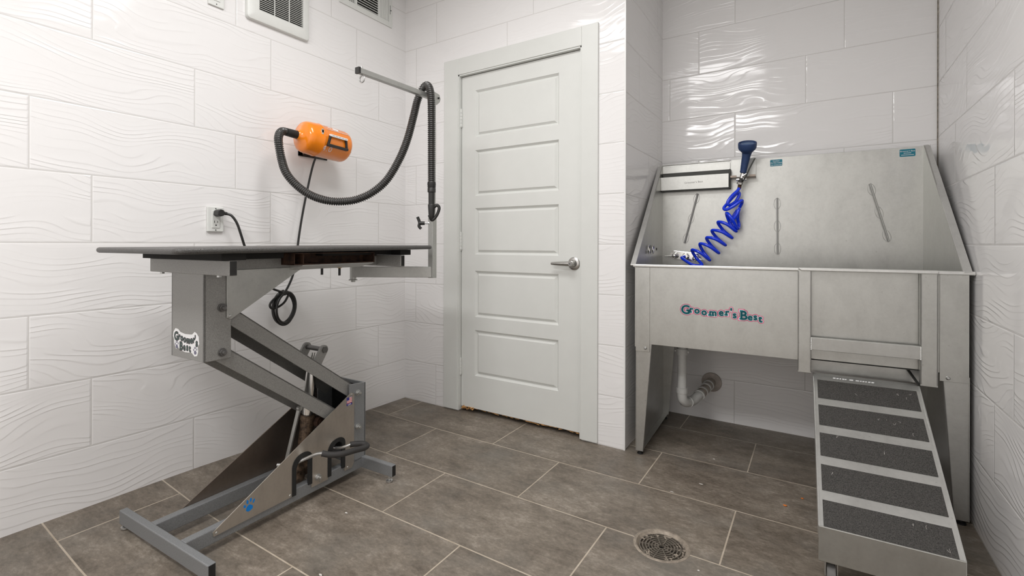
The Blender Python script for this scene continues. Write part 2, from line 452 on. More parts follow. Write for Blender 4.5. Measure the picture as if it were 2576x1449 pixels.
# ------------------------------------------------------------------ room shell
XL, YD, XA, YA, XR, YB = -9.02, 9.0, -3.13, 11.69, 1.905, -7.0
def zf(X, Y):
    sy = max(0, min(1, (9 - Y) / 5)); sx = max(0, (-7.3 - X) / 1.72)
    return .12 * sy * sx ** 1.15
b = B()
xs = [-9.6, -9.02, -8.85, -8.7, -8.5, -8.3, -8.1, -7.9, -7.6, -7.0] + [-6.5 + .25 * i for i in range(37)]
ys = [YB - .4 + .5 * i for i in range(41)]
DC, DR = Vector((-1.72, 6.43)), .345
grid = {}
for i, x in enumerate(xs):
    for j, y in enumerate(ys): grid[i, j] = b.bm.verts.new((x, y, zf(x, y)))
skip = set()
i0 = max(i for i in range(len(xs)) if xs[i] <= DC.x - DR); i1 = min(i for i in range(len(xs)) if xs[i] >= DC.x + DR)
j0 = max(j for j in range(len(ys)) if ys[j] <= DC.y - DR); j1 = min(j for j in range(len(ys)) if ys[j] >= DC.y + DR)
for i in range(len(xs) - 1):
    for j in range(len(ys) - 1):
        if i0 <= i < i1 and j0 <= j < j1: continue
        b.bm.faces.new((grid[i, j], grid[i + 1, j], grid[i + 1, j + 1], grid[i, j + 1]))
# ring of floor round the drain hole
NS = 48; x0, x1, y0, y1 = xs[i0], xs[i1], ys[j0], ys[j1]
outer = []; inner = []
for k in range(NS):
    a = 2 * PI * k / NS; c, s_ = math.cos(a), math.sin(a)
    t = min(((x1 - DC.x) / c) if c > 1e-6 else 1e9, ((x0 - DC.x) / c) if c < -1e-6 else 1e9, ((y1 - DC.y) / s_) if s_ > 1e-6 else 1e9, ((y0 - DC.y) / s_) if s_ < -1e-6 else 1e9)
    outer.append(b.bm.verts.new((DC.x + c * t, DC.y + s_ * t, 0))); inner.append(b.bm.verts.new((DC.x + c * DR, DC.y + s_ * DR, 0)))
for k in range(NS):
    j = (k + 1) % NS; b.bm.faces.new((outer[k], outer[j], inner[j], inner[k]))
for cx_, cy_ in ((x0, y0), (x1, y0), (x1, y1), (x0, y1)):
    v = b.bm.verts.new((cx_, cy_, 0)); best = sorted(range(NS), key=lambda k: (outer[k].co - v.co).length)[:2]
    k1, k2 = best
    try: b.bm.faces.new((v, outer[k1], outer[k2]))
    except ValueError: pass
bmesh.ops.holes_fill(b.bm, edges=[e for e in b.bm.edges if e.is_boundary and False], sides=3)
for f in b.bm.faces: pass
flo = struct(b, 'floor', 'floor')
b = B().box(-9.6, 2.4, YB - .4, 12.2, CEIL, CEIL + .3); struct(b, 'ceiling', 'ceiling')
T = .45
struct(B().box(XL - T, XL, YB, YD + T, -.2, CEIL), 'wall_left', 'tile_left')
# door wall with the doorway cut out
DX0, DX1, DH = -7.24, -4.03, 8.05
b = B().box(XL, DX0, YD, YD + T, -.2, CEIL).box(DX1, XA, YD, YD + T, -.2, CEIL).box(DX0, DX1, YD, YD + T, DH, CEIL)
struct(b, 'wall_back', 'tile_door')
struct(B().box(XA - T, XA, YD + T, YA + T, -.2, CEIL).box(XA - .012, XA + .002, YD + .012, YD + T, -.2, CEIL), 'wall_alcove_side', 'tile_side')
struct(B().box(XA, XR, YA, YA + T, -.2, CEIL), 'wall_alcove_back', 'tile_alc')
struct(B().box(XR, XR + T, YB, YA + T, -.2, CEIL), 'wall_right', 'tile_right')
struct(B().box(XL - T, XR + T, YB - T, YB, -.2, CEIL), 'wall_rear', 'tile_rear')
struct(B().box(DX0 - .3, DX1 + .3, YD + T + .3, YD + T + .4, -.1, DH + .3), 'wall_passage', 'dark_void')
struct(B().box(XA - .012, XA + .022, YD - .016, YD + .03, 0, CEIL), 'trim_1', 'edge_trim', bev=.006)
struct(B().box(XR - .012, XR + .004, YA - .03, YA, 0, CEIL), 'trim_2', 'caulk')

# door, casing, jamb
b = B()
CF, RV = YD - .05, .07   # casing front, reveal
b.box(-7.67, DX0, CF, YD + .01, .03, 8.44).box(DX1, -3.67, CF, YD + .01, .03, 8.44).box(DX0, DX1, CF, YD + .01, DH, 8.44)
cas = struct(b, 'trim_3', 'white_trim', bev=.008)
b = B().box(DX0 - .02, DX0 + .03, CF + .02, YD + T, .03, DH + .02).box(DX1 - .03, DX1 + .02, CF + .02, YD + T, .03, DH + .02).box(DX0, DX1, CF + .02, YD + T, DH - .03, DH + .02)
struct(b, 'trim_4', 'white_trim')
# door leaf with five moulded panels
DY = 9.06
door = bpy.data.objects.new('door_1', None); COL.objects.link(door); door['kind'] = 'structure'
door.location = Vector((-5.63, DY, 0)) * S
door['label'] = 'white five-panel door with a satin lever handle'
dof = Vector((-5.63, DY, 0))
b = B()
px0, px1 = -6.80 + 5.63, -4.59 + 5.63
panels = [(6.53, 7.635), (5.14, 6.22), (3.755, 4.85), (2.28, 3.37), (.888, 1.97)]
lx0, lx1, lz0, lz1 = DX0 + .045 + 5.63, DX1 - .045 + 5.63, .115, DH - .045
zs = [lz0]
for z0, z1 in sorted(panels): zs += [z0, z1]
zs.append(lz1)
bm = b.bm
def rect(x0, x1, z0, z1, y): return [bm.verts.new(q) for q in ((x0, y, z0), (x1, y, z0), (x1, y, z1), (x0, y, z1))]
bm.faces.new(rect(lx0, px0, lz0, lz1, 0)); bm.faces.new(rect(px1, lx1, lz0, lz1, 0))
for k in range(0, len(zs) - 1, 2): bm.faces.new(rect(px0, px1, zs[k], zs[k + 1], 0))
for z0, z1 in panels:
    prev = rect(px0, px1, z0, z1, 0)
    for ins, dep in ((.012, .012), (.045, .05), (.060, .05), (.105, .012), (.112, .010)):
        cur = rect(px0 + ins, px1 - ins, z0 + ins, z1 - ins, dep)
        for i in range(4): j = (i + 1) % 4; bm.faces.new((prev[i], prev[j], cur[j], cur[i]))
        prev = cur
    bm.faces.new(prev)
bk = rect(lx0, lx1, lz0, lz1, .16)
bm.faces.new(bk[::-1]); fr = rect(lx0, lx1, lz0, lz1, 0)
for i in range(4): j = (i + 1) % 4; bm.faces.new((fr[i], fr[j], bk[j], bk[i]))
bmesh.ops.remove_doubles(bm, verts=bm.verts, dist=1e-5)
b.build('door_leaf', 'white_paint', door)
HX, HZ = -4.23 + 5.63, 3.60
h = B().lathe([(0, .135), (.012, .135), (.03, .115), (.034, .075), (.06, .062), (.16, .058), (.165, .05), (.19, .047), (.2, .04)], (HX, -.002, HZ), (0, -1, 0), 36).build('door_handle', 'satin_nickel', door, smooth=True, label='satin nickel lever handle with keyhole')
b = B()
lev = [(HX, -.115, .055, .05), (HX - .10, -.125, .052, .045), (HX - .25, -.135, .045, .036), (HX - .40, -.135, .035, .028), (HX - .47, -.13, .026, .024)]
rings = []
for x, y, hh, dd in lev:
    rings.append([b.bm.verts.new((x, y + dd * math.cos(a), HZ - .005 + hh * math.sin(a))) for a in [2 * PI * k / 12 for k in range(12)]])
for a_, c_ in zip(rings, rings[1:]):
    for k in range(12): j = (k + 1) % 12; b.bm.faces.new((a_[k], a_[j], c_[j], c_[k]))
b.bm.faces.new(rings[0]); b.bm.faces.new(rings[-1])
b.build('lever', 'satin_nickel', h, smooth=True)
B().cyl((HX, -.2, HZ), (HX, -.206, HZ), .03, .03, 20).build('lock_cylinder', 'zinc', h)
B().box(HX - .004, HX + .004, -.210, -.205, HZ - .018, HZ + .006).cyl((HX, -.205, HZ + .006), (HX, -.21, HZ + .006), .008, .008, 10).build('keyhole', 'dark_void', h)
B().sphere((-4.03 + .045 + 5.63 - .06, -.008, 3.62), .02, 10, (.45, .6, 1.5)).build('latch_chip', 'wood_rot', door)
for z0, z1 in ((6.82, 7.23), (3.867, 4.277), (.878, 1.26)):
    b = B(); hx = DX0 + .04 + 5.63
    n = 5
    for k in range(n):
        a_, c_ = z0 + (z1 - z0) * k / n, z0 + (z1 - z0) * (k + 1) / n
        b.cyl((hx, -.03, a_ + .004), (hx, -.03, c_ - .004), .026, .026, 12)
    b.cyl((hx, -.03, z0 - .02), (hx, -.03, z1 + .02), .018, .018, 10)
    b.box(hx, hx + .05, -.006, .0, z0, z1)
    b.build('hinge', 'white_paint', door)
b = B(); rn = random.Random(3)
for k in range(46):
    x = lx0 + (lx1 - lx0) * (k + rn.random() * .6) / 46; z = lz0 - .008 + rn.uniform(-.022, .006)
    b.beam((x, rn.uniform(0, .07), z), (x + rn.uniform(.05, .16), rn.uniform(0, .07), z + rn.uniform(-.012, .012)), rn.uniform(.008, .028), rn.uniform(.006, .018))
for k in range(40):
    b.sphere((lx0 + .04 + rn.random() ** 1.6 * .36, rn.uniform(-.05, .03), lz0 - .01 + rn.uniform(-.04, .03)), rn.uniform(.010, .024), 6, (rn.uniform(.7, 1.6), 1, rn.uniform(.5, 1)))
b.build('splintered_edge', 'wood_rot', door, label='splintered bare wood along the bottom edge')
# ------------------------------------------------------------------ wall fittings on the left wall
def P2(a): return a
# duplex outlet
t = thing('wall_outlet', 'white duplex wall outlet on the left wall with a black plug in its upper socket', 'outlet', (XL, 4.322, 4.42))
b = B().box(.0, .05, -.135, .135, -.215, .225); b.build('cover_plate', 'white_plastic', t, bev=.012)
B().box(.048, .062, -.066, .066, -.15, .16).build('receptacle', 'white_plastic', t, bev=.006)
b = B()
for zc in (-.055,):
    b.box(.061, .064, -.03, -.022, zc - .005, zc + .035).box(.061, .064, .020, .028, zc, zc + .03).cyl((.06, 0, zc - .045), (.064, 0, zc - .045), .012, .012, 10)
b.cyl((.05, 0, -.185), (.056, 0, -.185), .009, .009, 8).cyl((.05, 0, .195), (.056, 0, .195), .009, .009, 8)
b.build('socket_slots', 'dark_void', t)
# blank cover at the frame's top edge
t = thing('switch_plate', 'white wall plate cut by the top of the frame, left of the square vent', 'switch', (XL, 4.334, 8.42))
B().box(0, .035, -.133, .133, -.215, .225).build('cover_plate', 'white_plastic', t, bev=.01)
B().box(.034, .046, -.06, .06, -.12, .13).build('rocker', 'white_plastic', t, bev=.006)
B().cyl((.034, 0, -.175), (.04, 0, -.175), .009, .009, 8).build('screw', 'dark_void', t)
# exhaust fan grille
t = thing('exhaust_grille', 'square white louvred exhaust grille with rounded rim high on the left wall', 'vent', (XL, 5.5, 8.87))
b = B(); y0, y1, z0, z1 = -.65, .65, -.65, .65
iy0, iy1, iz0, iz1 = -.42, .50, -.43, .50
prev = None
for (a_, c_, d_, e_, r_, x_) in ((y0, y1, z0, z1, .07, 0), (y0, y1, z0, z1, .07, .05), (y0 + .012, y1 - .012, z0 + .012, z1 - .012, .06, .075), (y0 + .04, y1 - .04, z0 + .04, z1 - .04, .04, .088), (iy0, iy1, iz0, iz1, .004, .088), (iy0, iy1, iz0, iz1, .004, .01)):
    cur = [b.bm.verts.new((x_, p_[0], p_[1])) for p_ in rr(a_, c_, d_, e_, r_)]
    if prev:
        for k in range(len(cur)): q_ = (k + 1) % len(cur); b.bm.faces.new((prev[k], prev[q_], cur[q_], cur[k]))
    prev = cur
b.build('rim', 'white_plastic', t, smooth=True)
B().box(-.0, .01, iy0, iy1, iz0, iz1).build('duct_opening', 'dark_void', t)
n = 25
b = B()
for k in range(n):
    z = iz0 + (iz1 - iz0) * (k + .5) / n
    b.prism([(.035, z + .004), (.08, z - .012), (.083, z - .004), (.038, z + .014)], 1, iy0, iy1)
for k in (1, 2): y = iy0 + (iy1 - iy0) * k / 3; b.box(.07, .086, y - .006, y + .006, iz0, iz1)
b.build('louvres', 'white_plastic', t)
# supply register
t = thing('air_register', 'white metal air register with bent fins high on the left wall beside the corner', 'vent', (XL, 7.72, 9.86))
y0, y1, z0, z1 = -.785, .785, -.44, .44
b = B(); zz0, zz1 = -.31, .34
b.box(0, .03, y0, -.69, z0, z1).box(0, .03, .68, y1, z0, z1).box(0, .03, -.69, .68, z0, zz0).box(0, .03, -.69, .68, zz1, z1).box(0, .03, -.36, -.30, zz0, zz1).box(0, .03, .33, .39, zz0, zz1)
b.build('faceplate', 'white_plastic', t, bev=.006)
B().box(-.0, .006, -.69, .35, zz0, zz1).build('duct_opening', 'dark_void', t)
b = B()
for k in range(11):
    z = zz0 + (zz1 - zz0) * (k + .5) / 11; b.prism([(.006, z - .01), (.03, z - .022), (.034, z - .012), (.01, z + .006)], 1, -.30, .33)
for k in range(7):
    y = -.69 + .33 * (k + .5) / 7; b.box(.006, .032, y - .009, y + .006, zz0, zz1)
b.build('fins', 'white_plastic', t)
b = B()
for k in range(6): y = .40 + .27 * k / 6; b.box(.0, .034, y, y + .034, zz0, zz1)
b.build('damper_panel', 'white_plastic', t, bev=.008)
B().box(.03, .034, .71, .718, -.12, .1).cyl((.03, .74, -.02), (.036, .74, -.02), .013, .013, 10).build('lever_slot', 'dark_void', t)

# ------------------------------------------------------------------ floor drain
t = thing('floor_drain', 'round floor drain with a dirty slotted grate set in the floor tiles', 'drain', (DC.x, DC.y, 0))
B().lathe([(-.14, .20), (-.14, .205), (-.03, .30), (-.012, .315), (.004, .325), (.008, .352), (.002, .364), (-.01, .366), (-.15, .34)], (0, 0, 0), (0, 0, 1), 56).build('drain_ring', 'drain_metal', t, smooth=True)
b = B().cyl((0, 0, -.135), (0, 0, -.13), .30, .30, 40); b.build('drain_well', 'dark_void', t)
b = B()
for r in (.045, .085, .125, .165, .205, .245, .283):
    ri, ro = r - .007, r + .007; n = 48
    vi = [[b.bm.verts.new((math.cos(2 * PI * k / n) * rr, math.sin(2 * PI * k / n) * rr, z)) for k in range(n)] for rr, z in ((ri, -.045), (ri, -.022), (ro, -.022), (ro, -.045))]
    for q in range(4):
        for k in range(n): j = (k + 1) % n; b.bm.faces.new((vi[q][k], vi[q][j], vi[(q + 1) % 4][j], vi[(q + 1) % 4][k]))
for k in range(10):
    a = 2 * PI * k / 10 + .2; b.beam((.04 * math.cos(a), .04 * math.sin(a), -.033), (.285 * math.cos(a), .285 * math.sin(a), -.033), .013, .026)
b.build('drain_grate', 'drain_grate', t)
b = B(); rn = random.Random(5)
for a0, w in ((2.5, .5), (5.6, .45), (.3, .5), (1.5, .2), (4.2, .2)):
    for k in range(16):
        a = a0 + rn.uniform(-w, w); r = rn.uniform(.20, .29)
        b.sphere((r * math.cos(a), r * math.sin(a), -.022), rn.uniform(.006, .015), 6, (1.2, 1, .4))
gr = b.build('grime', 'drain_metal', t); gr['kind'] = 'stuff'

# ------------------------------------------------------------------ grooming table
TA = .0361
tab = thing('grooming_table', 'grey steel grooming table with black top on a scissor-arm lift base', 'table', (-5.86, 2.746, 0), TA)
ca, sa = math.cos(TA), math.sin(TA)
def TL(X, Y, H): dx, dy = X + 5.86, Y - 2.746; return Vector((dx * ca + dy * sa, -dx * sa + dy * ca, H))
# top slab, rounded plan and edge, hair tilt
b = B(); x0, x1, y0, y1 = -2.20, -.02, -.32, 4.03
prof = [(-.03, 0), (-.012, .008), (-.003, .02), (0, .036), (-.003, .052), (-.012, .064), (-.03, .072)]
rings = []
for ins, z in prof:
    rings.append([b.bm.verts.new((x, y, 3.868 + z + (y - y0) * .0078)) for x, y in rr(x0 - ins * 1, x1 + ins * 1, y0 - ins, y1 + ins, .13 + ins)])
for a_, c_ in zip(rings, rings[1:]):
    for k in range(len(a_)): j = (k + 1) % len(a_); b.bm.faces.new((a_[k], a_[j], c_[j], c_[k]))
b.bm.faces.new(rings[0][::-1]); b.bm.faces.new(rings[-1])
b.build('tabletop', 'mat_top', tab, smooth=True, label='thin black textured rubber-covered top')
# black sub-frame plates under the top
B().box(-2.14, -.14, .22, .52, 3.787, 3.874).build('underframe', 'black_ply', tab)
B().box(-2.14, -.24, 3.36, 3.62, 3.80, 3.892).build('underframe', 'black_ply', tab)
for q_ in ((-1.9, -1.74, .4, 3.5, 3.785, 3.872), (-.62, -.46, .5, 1.25, 3.79, 3.872), (-.62, -.46, 1.9, 3.5, 3.81, 3.885)): B().box(*q_).build('underframe', 'black_ply', tab)
# upper frame
cf = B().box(-2.12, -.12, .30, .40, 3.595, 3.785).build('front_crossbar', 'grey_paint', tab, bev=.01)
b = B()
for x in (-1.9, -.45): B().cyl((x, .36, 3.597), (x, .36, 3.57), .03, .03, 6).build('bolt', 'zinc', cf)
B().box(-.121, -.1185, .308, .392, 3.604, 3.777).build('dark_end', 'black', cf)  # thin dark plate over the bar's right end
B().box(-2.12, -.12, 3.24, 3.34, 3.60, 3.80).build('rear_crossbar', 'grey_paint', tab, bev=.01)
B().box(-.122, -.1195, 3.252, 3.328, 3.612, 3.788).build('open_tube_end', 'dark_void', tab)
for x in (-.80, -1.55): B().box(x, x + .10, .40, 3.24, 3.62, 3.785).build('top_rail', 'grey_paint', tab, bev=.01)
# open rusty channel on the right of the frame
b = B().box(-.70, -.40, 1.53, 2.90, 3.685, 3.70).box(-.70, -.40, 1.53, 2.90, 3.845, 3.86).box(-.70, -.66, 1.53, 2.90, 3.69, 3.86)
b.box(-.70, -.40, 2.88, 2.90, 3.69, 3.86)
b.box(-.70, -.40, 1.37, 1.385, 3.69, 3.85).box(-.70, -.40, 1.515, 1.53, 3.69, 3.85).box(-.70, -.40, 1.37, 1.53, 3.685, 3.70).box(-.70, -.40, 1.37, 1.53, 3.845, 3.86).box(-.70, -.66, 1.37, 1.53, 3.69, 3.86)
b.build('side_channel', 'rust', tab, label='rusty open channel under the top')
B().prism([(-.70, 3.60), (-.39, 3.668), (-.39, 3.684), (-.70, 3.684)], 1, 1.50, 2.86).build('channel_lip', 'galv', tab)
b = B().cyl((-.86, 2.2, 3.64), (-.86, 2.2, 3.49), .02, .02, 10); b.build('hanging_pin', 'black', tab)
pn = B().cyl((-.86, 2.55, 3.62), (-.86, 2.55, 3.46), .02, .02, 10).build('hanging_pin', 'black', tab)
B().cyl((-.86, 2.55, 3.625), (-.86, 2.55, 3.585), .038, .038, 6).build('brass_nut', 'brass', pn)
# lift head: U-channel box
bx = B().box(-1.53, -.71, .31, .34, 2.47, 3.60).box(-.74, -.71, .31, .655, 2.47, 3.60).box(-1.53, -1.50, .31, .655, 2.47, 3.60).build('lift_head', 'grey_paint', tab, bev=.006)
def bolt(parent, x, y, z, r=.055, mat='bolt', out=1):
    b = B().cyl((x, y, z), (x + .02 * out, y, z), r, r, 20).cyl((x + .02 * out, y, z), (x + .045 * out, y, z), r * .85, r * .85, 6).cyl((x + .045 * out, y, z), (x + .085 * out, y, z), r * .5, r * .45, 14)
    return b.build('bolt', mat, parent, bev=.003)
bolt(bx, -.71, .53, 3.15); bolt(bx, -.71, .535, 2.565)
# stainless gussets
gpoly = [(.585, 3.64), (.585, 3.01), (.64, 2.985), (1.74, 3.64)]
for x, w in ((-.705, .02), (-1.555, .02)):
    g_ = B().prism(gpoly, 0, x, x + w).build('gusset_plate', 'steel', tab, bev=.003)
    if x > -1: [B().lathe([(0, .022), (.012, .018), (.014, .008)], (x + w, q1, q2), (1, 0, 0), 12).build('rivet', 'zinc', g_) for q1, q2 in ((.625, 3.03), (1.66, 3.615))]
# parallelogram arms: channels with open underside
def arm(name, n_off):
    b = B(); a0 = Vector((.53, n_off)); d = Vector((2.25, -1.71)).normalized(); n = Vector((-d.y, d.x))
    def pt(s_, t_): q = a0 + d * s_ + n * t_; return (q.x, q.y)
    s0, s1 = -.06, 2.90
    for x0_, x1_ in ((-.78, -.757), (-1.483, -1.46)):
        b.prism([pt(s0, -.115), pt(s1, -.115), pt(s1, .09), pt(s0, .09)], 0, x0_, x1_)
    b.prism([pt(s0, .068), pt(s1, .068), pt(s1, .09), pt(s0, .09)], 0, -1.483, -.757)
    return b.build(name, 'grey_paint', tab, bev=.004)
up = arm('lift_arm', 3.15); lo = arm('lift_arm', 2.565)
# crank plates above the upper arm, with pin
for x in (-.93, -1.36):
    b = B(); c0 = Vector((2.27, 2.25)); c1 = Vector((2.09, 1.96)); d = (c1 - c0).normalized(); n = Vector((-d.y, d.x)); r = .075
    poly = [tuple(c0 + n * r * math.cos(a) - d * r * math.sin(a)) for a in [PI * k / 10 for k in range(11)]]
    poly = [tuple(c0 + n * r * math.cos(a) + d * -r * math.sin(a)) for a in [PI * k / 10 for k in range(11)]] + [tuple(c1 - n * r), tuple(c1 + n * r)]
    b.prism(poly, 0, x, x + .045); b.build('crank_plate', 'grey_paint', up)
B().cyl((-1.38, 2.27, 2.25), (-.87, 2.27, 2.25), .04, .04, 18).cyl((-.885, 2.27, 2.25), (-.86, 2.27, 2.25), .052, .052, 6).build('crank_pin', 'bolt', up)
# hydraulic ram and pump
ram = B().cyl((-1.12, 2.25, 2.18), (-1.12, 2.20, 2.0), .035, .035, 12).cyl((-1.12, 2.215, 2.05), (-1.12, 2.13, 1.1), .085, .085, 20).build('hydraulic_ram', 'chrome', tab, smooth=True, label='chrome ram rod')
B().cyl((-1.12, 2.14, 1.16), (-1.12, 2.02, .34), .105, .105, 20).cyl((-1.12, 2.14, 1.18), (-1.12, 2.13, 1.10), .12, .12, 20).box(-1.3, -.95, 1.78, 2.2, .30, .42).build('pump_body', 'rustyan', ram, bev=.006)
B().cyl((-.95, 2.26, 1.05), (-1.05, 2.25, 1.05), .085, .085, 18).cyl((-.93, 2.26, 1.05), (-.95, 2.26, 1.05), .05, .05, 14).build('valve', 'rust', ram)
B().lathe([(0, .16), (.05, .165), (.12, .14), (.16, .15), (.2, .12), (.30, .1), (.33, .05)], (-.98, 1.78, .30), (0, 0, 1), 24).build('reservoir', 'rustyan', ram, smooth=True)
B().beam((-1.2, 2.03, 1.30), (-1.2, 1.80, .50), .03, .07, (1, 0, 0)).cyl((-1.22, 2.03, 1.30), (-1.16, 2.03, 1.30), .04, .04, 12).build('linkage_bar', 'galv', ram, bev=.004)
# rear column
b = B()
cp = [(2.63, .26), (2.97, .26), (2.97, 1.575), (2.63, 1.61)]
b.prism(cp, 0, -.72, -.69).prism(cp, 0, -1.54, -1.51).box(-1.54, -.69, 2.945, 2.975, .26, 1.575)
colm = b.build('rear_column', 'grey_paint_low', tab, bev=.004)
B().box(-1.50, -.725, 2.925, 2.944, .32, 1.52).build('shade_sheet', 'rubber', colm)  # dark sheet added to stand for the shade inside the column
bolt(colm, -.69, 2.79, 1.44, .05, 'zinc'); bolt(colm, -.69, 2.79, .855, .05, 'zinc')
# base frame
def btube(name, b, caps=None):
    return b.build(name, 'grey_paint_low', tab, bev=.012)
fb = btube('base_crossbar', B().box(-2.27, 0, 0, .095, .11, .30))
B().box(-.001, .002, .010, .085, .12, .29).build('open_tube_end', 'dark_void', fb)
rb = btube('base_crossbar', B().box(-2.2, .03, 2.885, 2.98, .11, .30))
B().box(.029, .032, 2.895, 2.97, .12, .29).build('open_tube_end', 'dark_void', rb)
for x in (-.81, -1.57): btube('base_rail', B().box(x, x + .12, .09, 2.89, .11, .30))
for x, y in ((-2.19, .048), (-.12, .048), (-2.12, 2.93), (-.07, 2.93)):
    z_ = zf(-5.86 + x * ca - y * sa, 2.746 + x * sa + y * ca)
    B().lathe([(z_, .045), (z_ + .010, .058), (z_ + .032, .058), (z_ + .04, .04), (z_ + .045, .018), (.125, .018)], (x, y, 0), (0, 0, 1), 18).build('levelling_foot', 'zinc', tab, smooth=True)
# side plates
def arch(y0, y1, z0, z1, w=0):
    """asymmetric arch outline from bottom-left up and over to bottom-right"""
    y0 -= w; y1 += w; z1 += w; o = [(y0, z0)]; wd = y1 - y0
    for k in range(0, 15):
        a = PI - PI * k / 14; o.append((y0 + wd * (.5 + .5 * math.cos(a)) , z1 - .17 + .17 * math.sin(a) ** .85 if math.sin(a) > 0 else z1 - .17))
    o.append((y1, z0)); return o
c1 = (1.545, 1.875, .30, .80); c2 = (2.18, 2.51, .30, .80)
b = B()
# build plate as strips around the two arches (concave outline, opened at the rail)
out = [(.43, .20), (1.535, .225)]
A1 = [q for q in arch(*c1)]; A2 = [q for q in arch(*c2)]
poly = [(.42, .205), (1.545, .215)] + A1[0:] + [(1.875, .205), (2.18, .205)] + A2 + [(2.51, .205), (2.66, .205), (2.71, .27), (2.71, 1.44), (2.655, 1.475), (.41, .262)]
def cleaned(p):
    o = []
    for q in p:
        if not o or (Vector(q) - Vector(o[-1])).length > 1e-4: o.append(q)
    return o
b.prism(cleaned(poly), 0, -.69, -.675)
sp = b.build('side_plate', 'steel_warm', tab, label='bare stainless side plate with two arched openings')
B().prism([(.42, .205), (2.66, .205), (2.71, .27), (2.71, 1.44), (2.655, 1.475), (.41, .262)], 0, -1.585, -1.57).build('side_plate', 'steel_darker', tab, label='darker inner side plate')  # darker brown than the outer plate
for c in (c1, c2):
    b = B(); y0_, y1_, z0_, z1_ = c; wd_ = .058; o = []; inn = []
    for (ya, yb_, zt, lst) in ((y0_ - .006, y1_ + .006, z1_ + .006, o), (y0_ + wd_, y1_ - wd_, z1_ - wd_, inn)):
        lst.append((ya, .215 if c is c1 else .24))
        for k in range(19):
            a = PI - PI * k / 18; lst.append((ya + (yb_ - ya) * (.5 + .5 * math.cos(a)) + .03 * math.sin(a), zt - .17 + .17 * max(0, math.sin(a)) ** .8))
        lst.append((yb_, .27))
    for k in range(len(o) - 1):
        q = [o[k], o[k + 1], inn[k + 1], inn[k]]
        va = [b.bm.verts.new((-.70, *p)) for p in q]; vb = [b.bm.verts.new((-.664, *p)) for p in q]
        b.bm.faces.new(va[::-1]); b.bm.faces.new(vb)
        for i_ in range(4): j_ = (i_ + 1) % 4; b.bm.faces.new((va[i_], va[j_], vb[j_], vb[i_]))
    bmesh.ops.remove_doubles(b.bm, verts=b.bm.verts, dist=1e-5)
    b.build('rubber_edging', 'rubber', sp)
b = B()
for y, z in ((.455, .235), (2.655, 1.44), (1.51, .245), (2.03, .25), (2.58, .24)): B().lathe([(0, .02), (.01, .017), (.012, .008)], (-.675, y, z), (1, 0, 0), 12).build('rivet', 'zinc', sp)
bolt(sp, -.675, 1.985, .325, .052, 'zinc')
F_side = decal_frame((-.6745, 0, 0), (0, 1, 0), (1, 0, 0))
paw(F_side, .89, .40, .185, 0).build('paw_sticker', 'paw_blue', sp)
fg = B(); fpoly(F_side, [(2.548, 1.272), (2.664, 1.272), (2.664, 1.412), (2.548, 1.412)], 0, .001, fg); fgo = fg.build('flag_sticker', 'flag_blue', sp)
b = B(); 
for k in range(4): fpoly(F_side, [(2.553, 1.312 + .024 * k), (2.660, 1.312 + .024 * k), (2.660, 1.324 + .024 * k), (2.553, 1.324 + .024 * k)], .0012, .0006, b)
b.build('red_stripes', 'flag_red', fgo)
b = B()
for k in range(4): fpoly(F_side, [(2.553, 1.324 + .024 * k), (2.660, 1.324 + .024 * k), (2.660, 1.336 + .024 * k), (2.553, 1.336 + .024 * k)], .0012, .0006, b)
b.build('white_stripes', 'flag_white', fgo)
b = B(); fpoly(F_side, [(2.553, 1.36), (2.603, 1.36), (2.603, 1.408), (2.553, 1.408)], .002, .0006, b); b.build('flag_canton', 'flag_blue', fgo)
place_letters('lettering', 'white_vinyl', fgo, [('USA', 2.606, 1.279, .038, 0)], F_side, 0, .0018, .0004)
# brand sticker on the lift head
F_head = decal_frame((-1.15, .3095, 2.70), (1, 0, 0), (0, -1, 0))
st_out = [(-.32, .10), (-.27, .15), (-.20, .145), (-.14, .11), (-.02, .095), (.10, .10), (.16, .105), (.22, .145), (.27, .13), (.32, .09), (.335, .0), (.30, -.04), (.31, -.10), (.285, -.16), (.22, -.175), (.15, -.135), (-.02, -.145), (-.14, -.13), (-.20, -.10), (-.25, -.13), (-.30, -.06), (-.305, .0), (-.335, .04)]
st = fpoly(F_head, st_out, 0, .001).build('brand_sticker', 'white_vinyl', tab, label='white die-cut sticker lettered Groomers Best')
def spread(word, xs_, ys_, size, tilts=None): return [(c, x, y, s_, 0) for c, x, y, s_ in zip(word, xs_, ys_, size)]
w1 = spread("Groomer's", [-.245, -.165, -.10, -.025, .065, .145, .205, .238, .275], [-.005, .012, .0, -.012, -.018, -.008, .004, .012, -.035], [.155, .12, .12, .12, .12, .12, .12, .12, .13])
w2 = spread("Best", [-.12, -.035, .04, .105], [-.125, -.12, -.115, -.125], [.15, .125, .125, .125])
place_letters('lettering_shadow', 'dark_txt', st, w1 + w2, F_head, .011, .001, .0004, .001)
place_letters('lettering', 'grey_txt', st, w1 + w2, F_head, .003, .002, .0004)
paw(F_head, -.23, -.065, .115, .001).build('paw_mark', 'lavender', st); paw(F_head, .24, -.095, .115, .001).build('paw_mark', 'lavender', st)
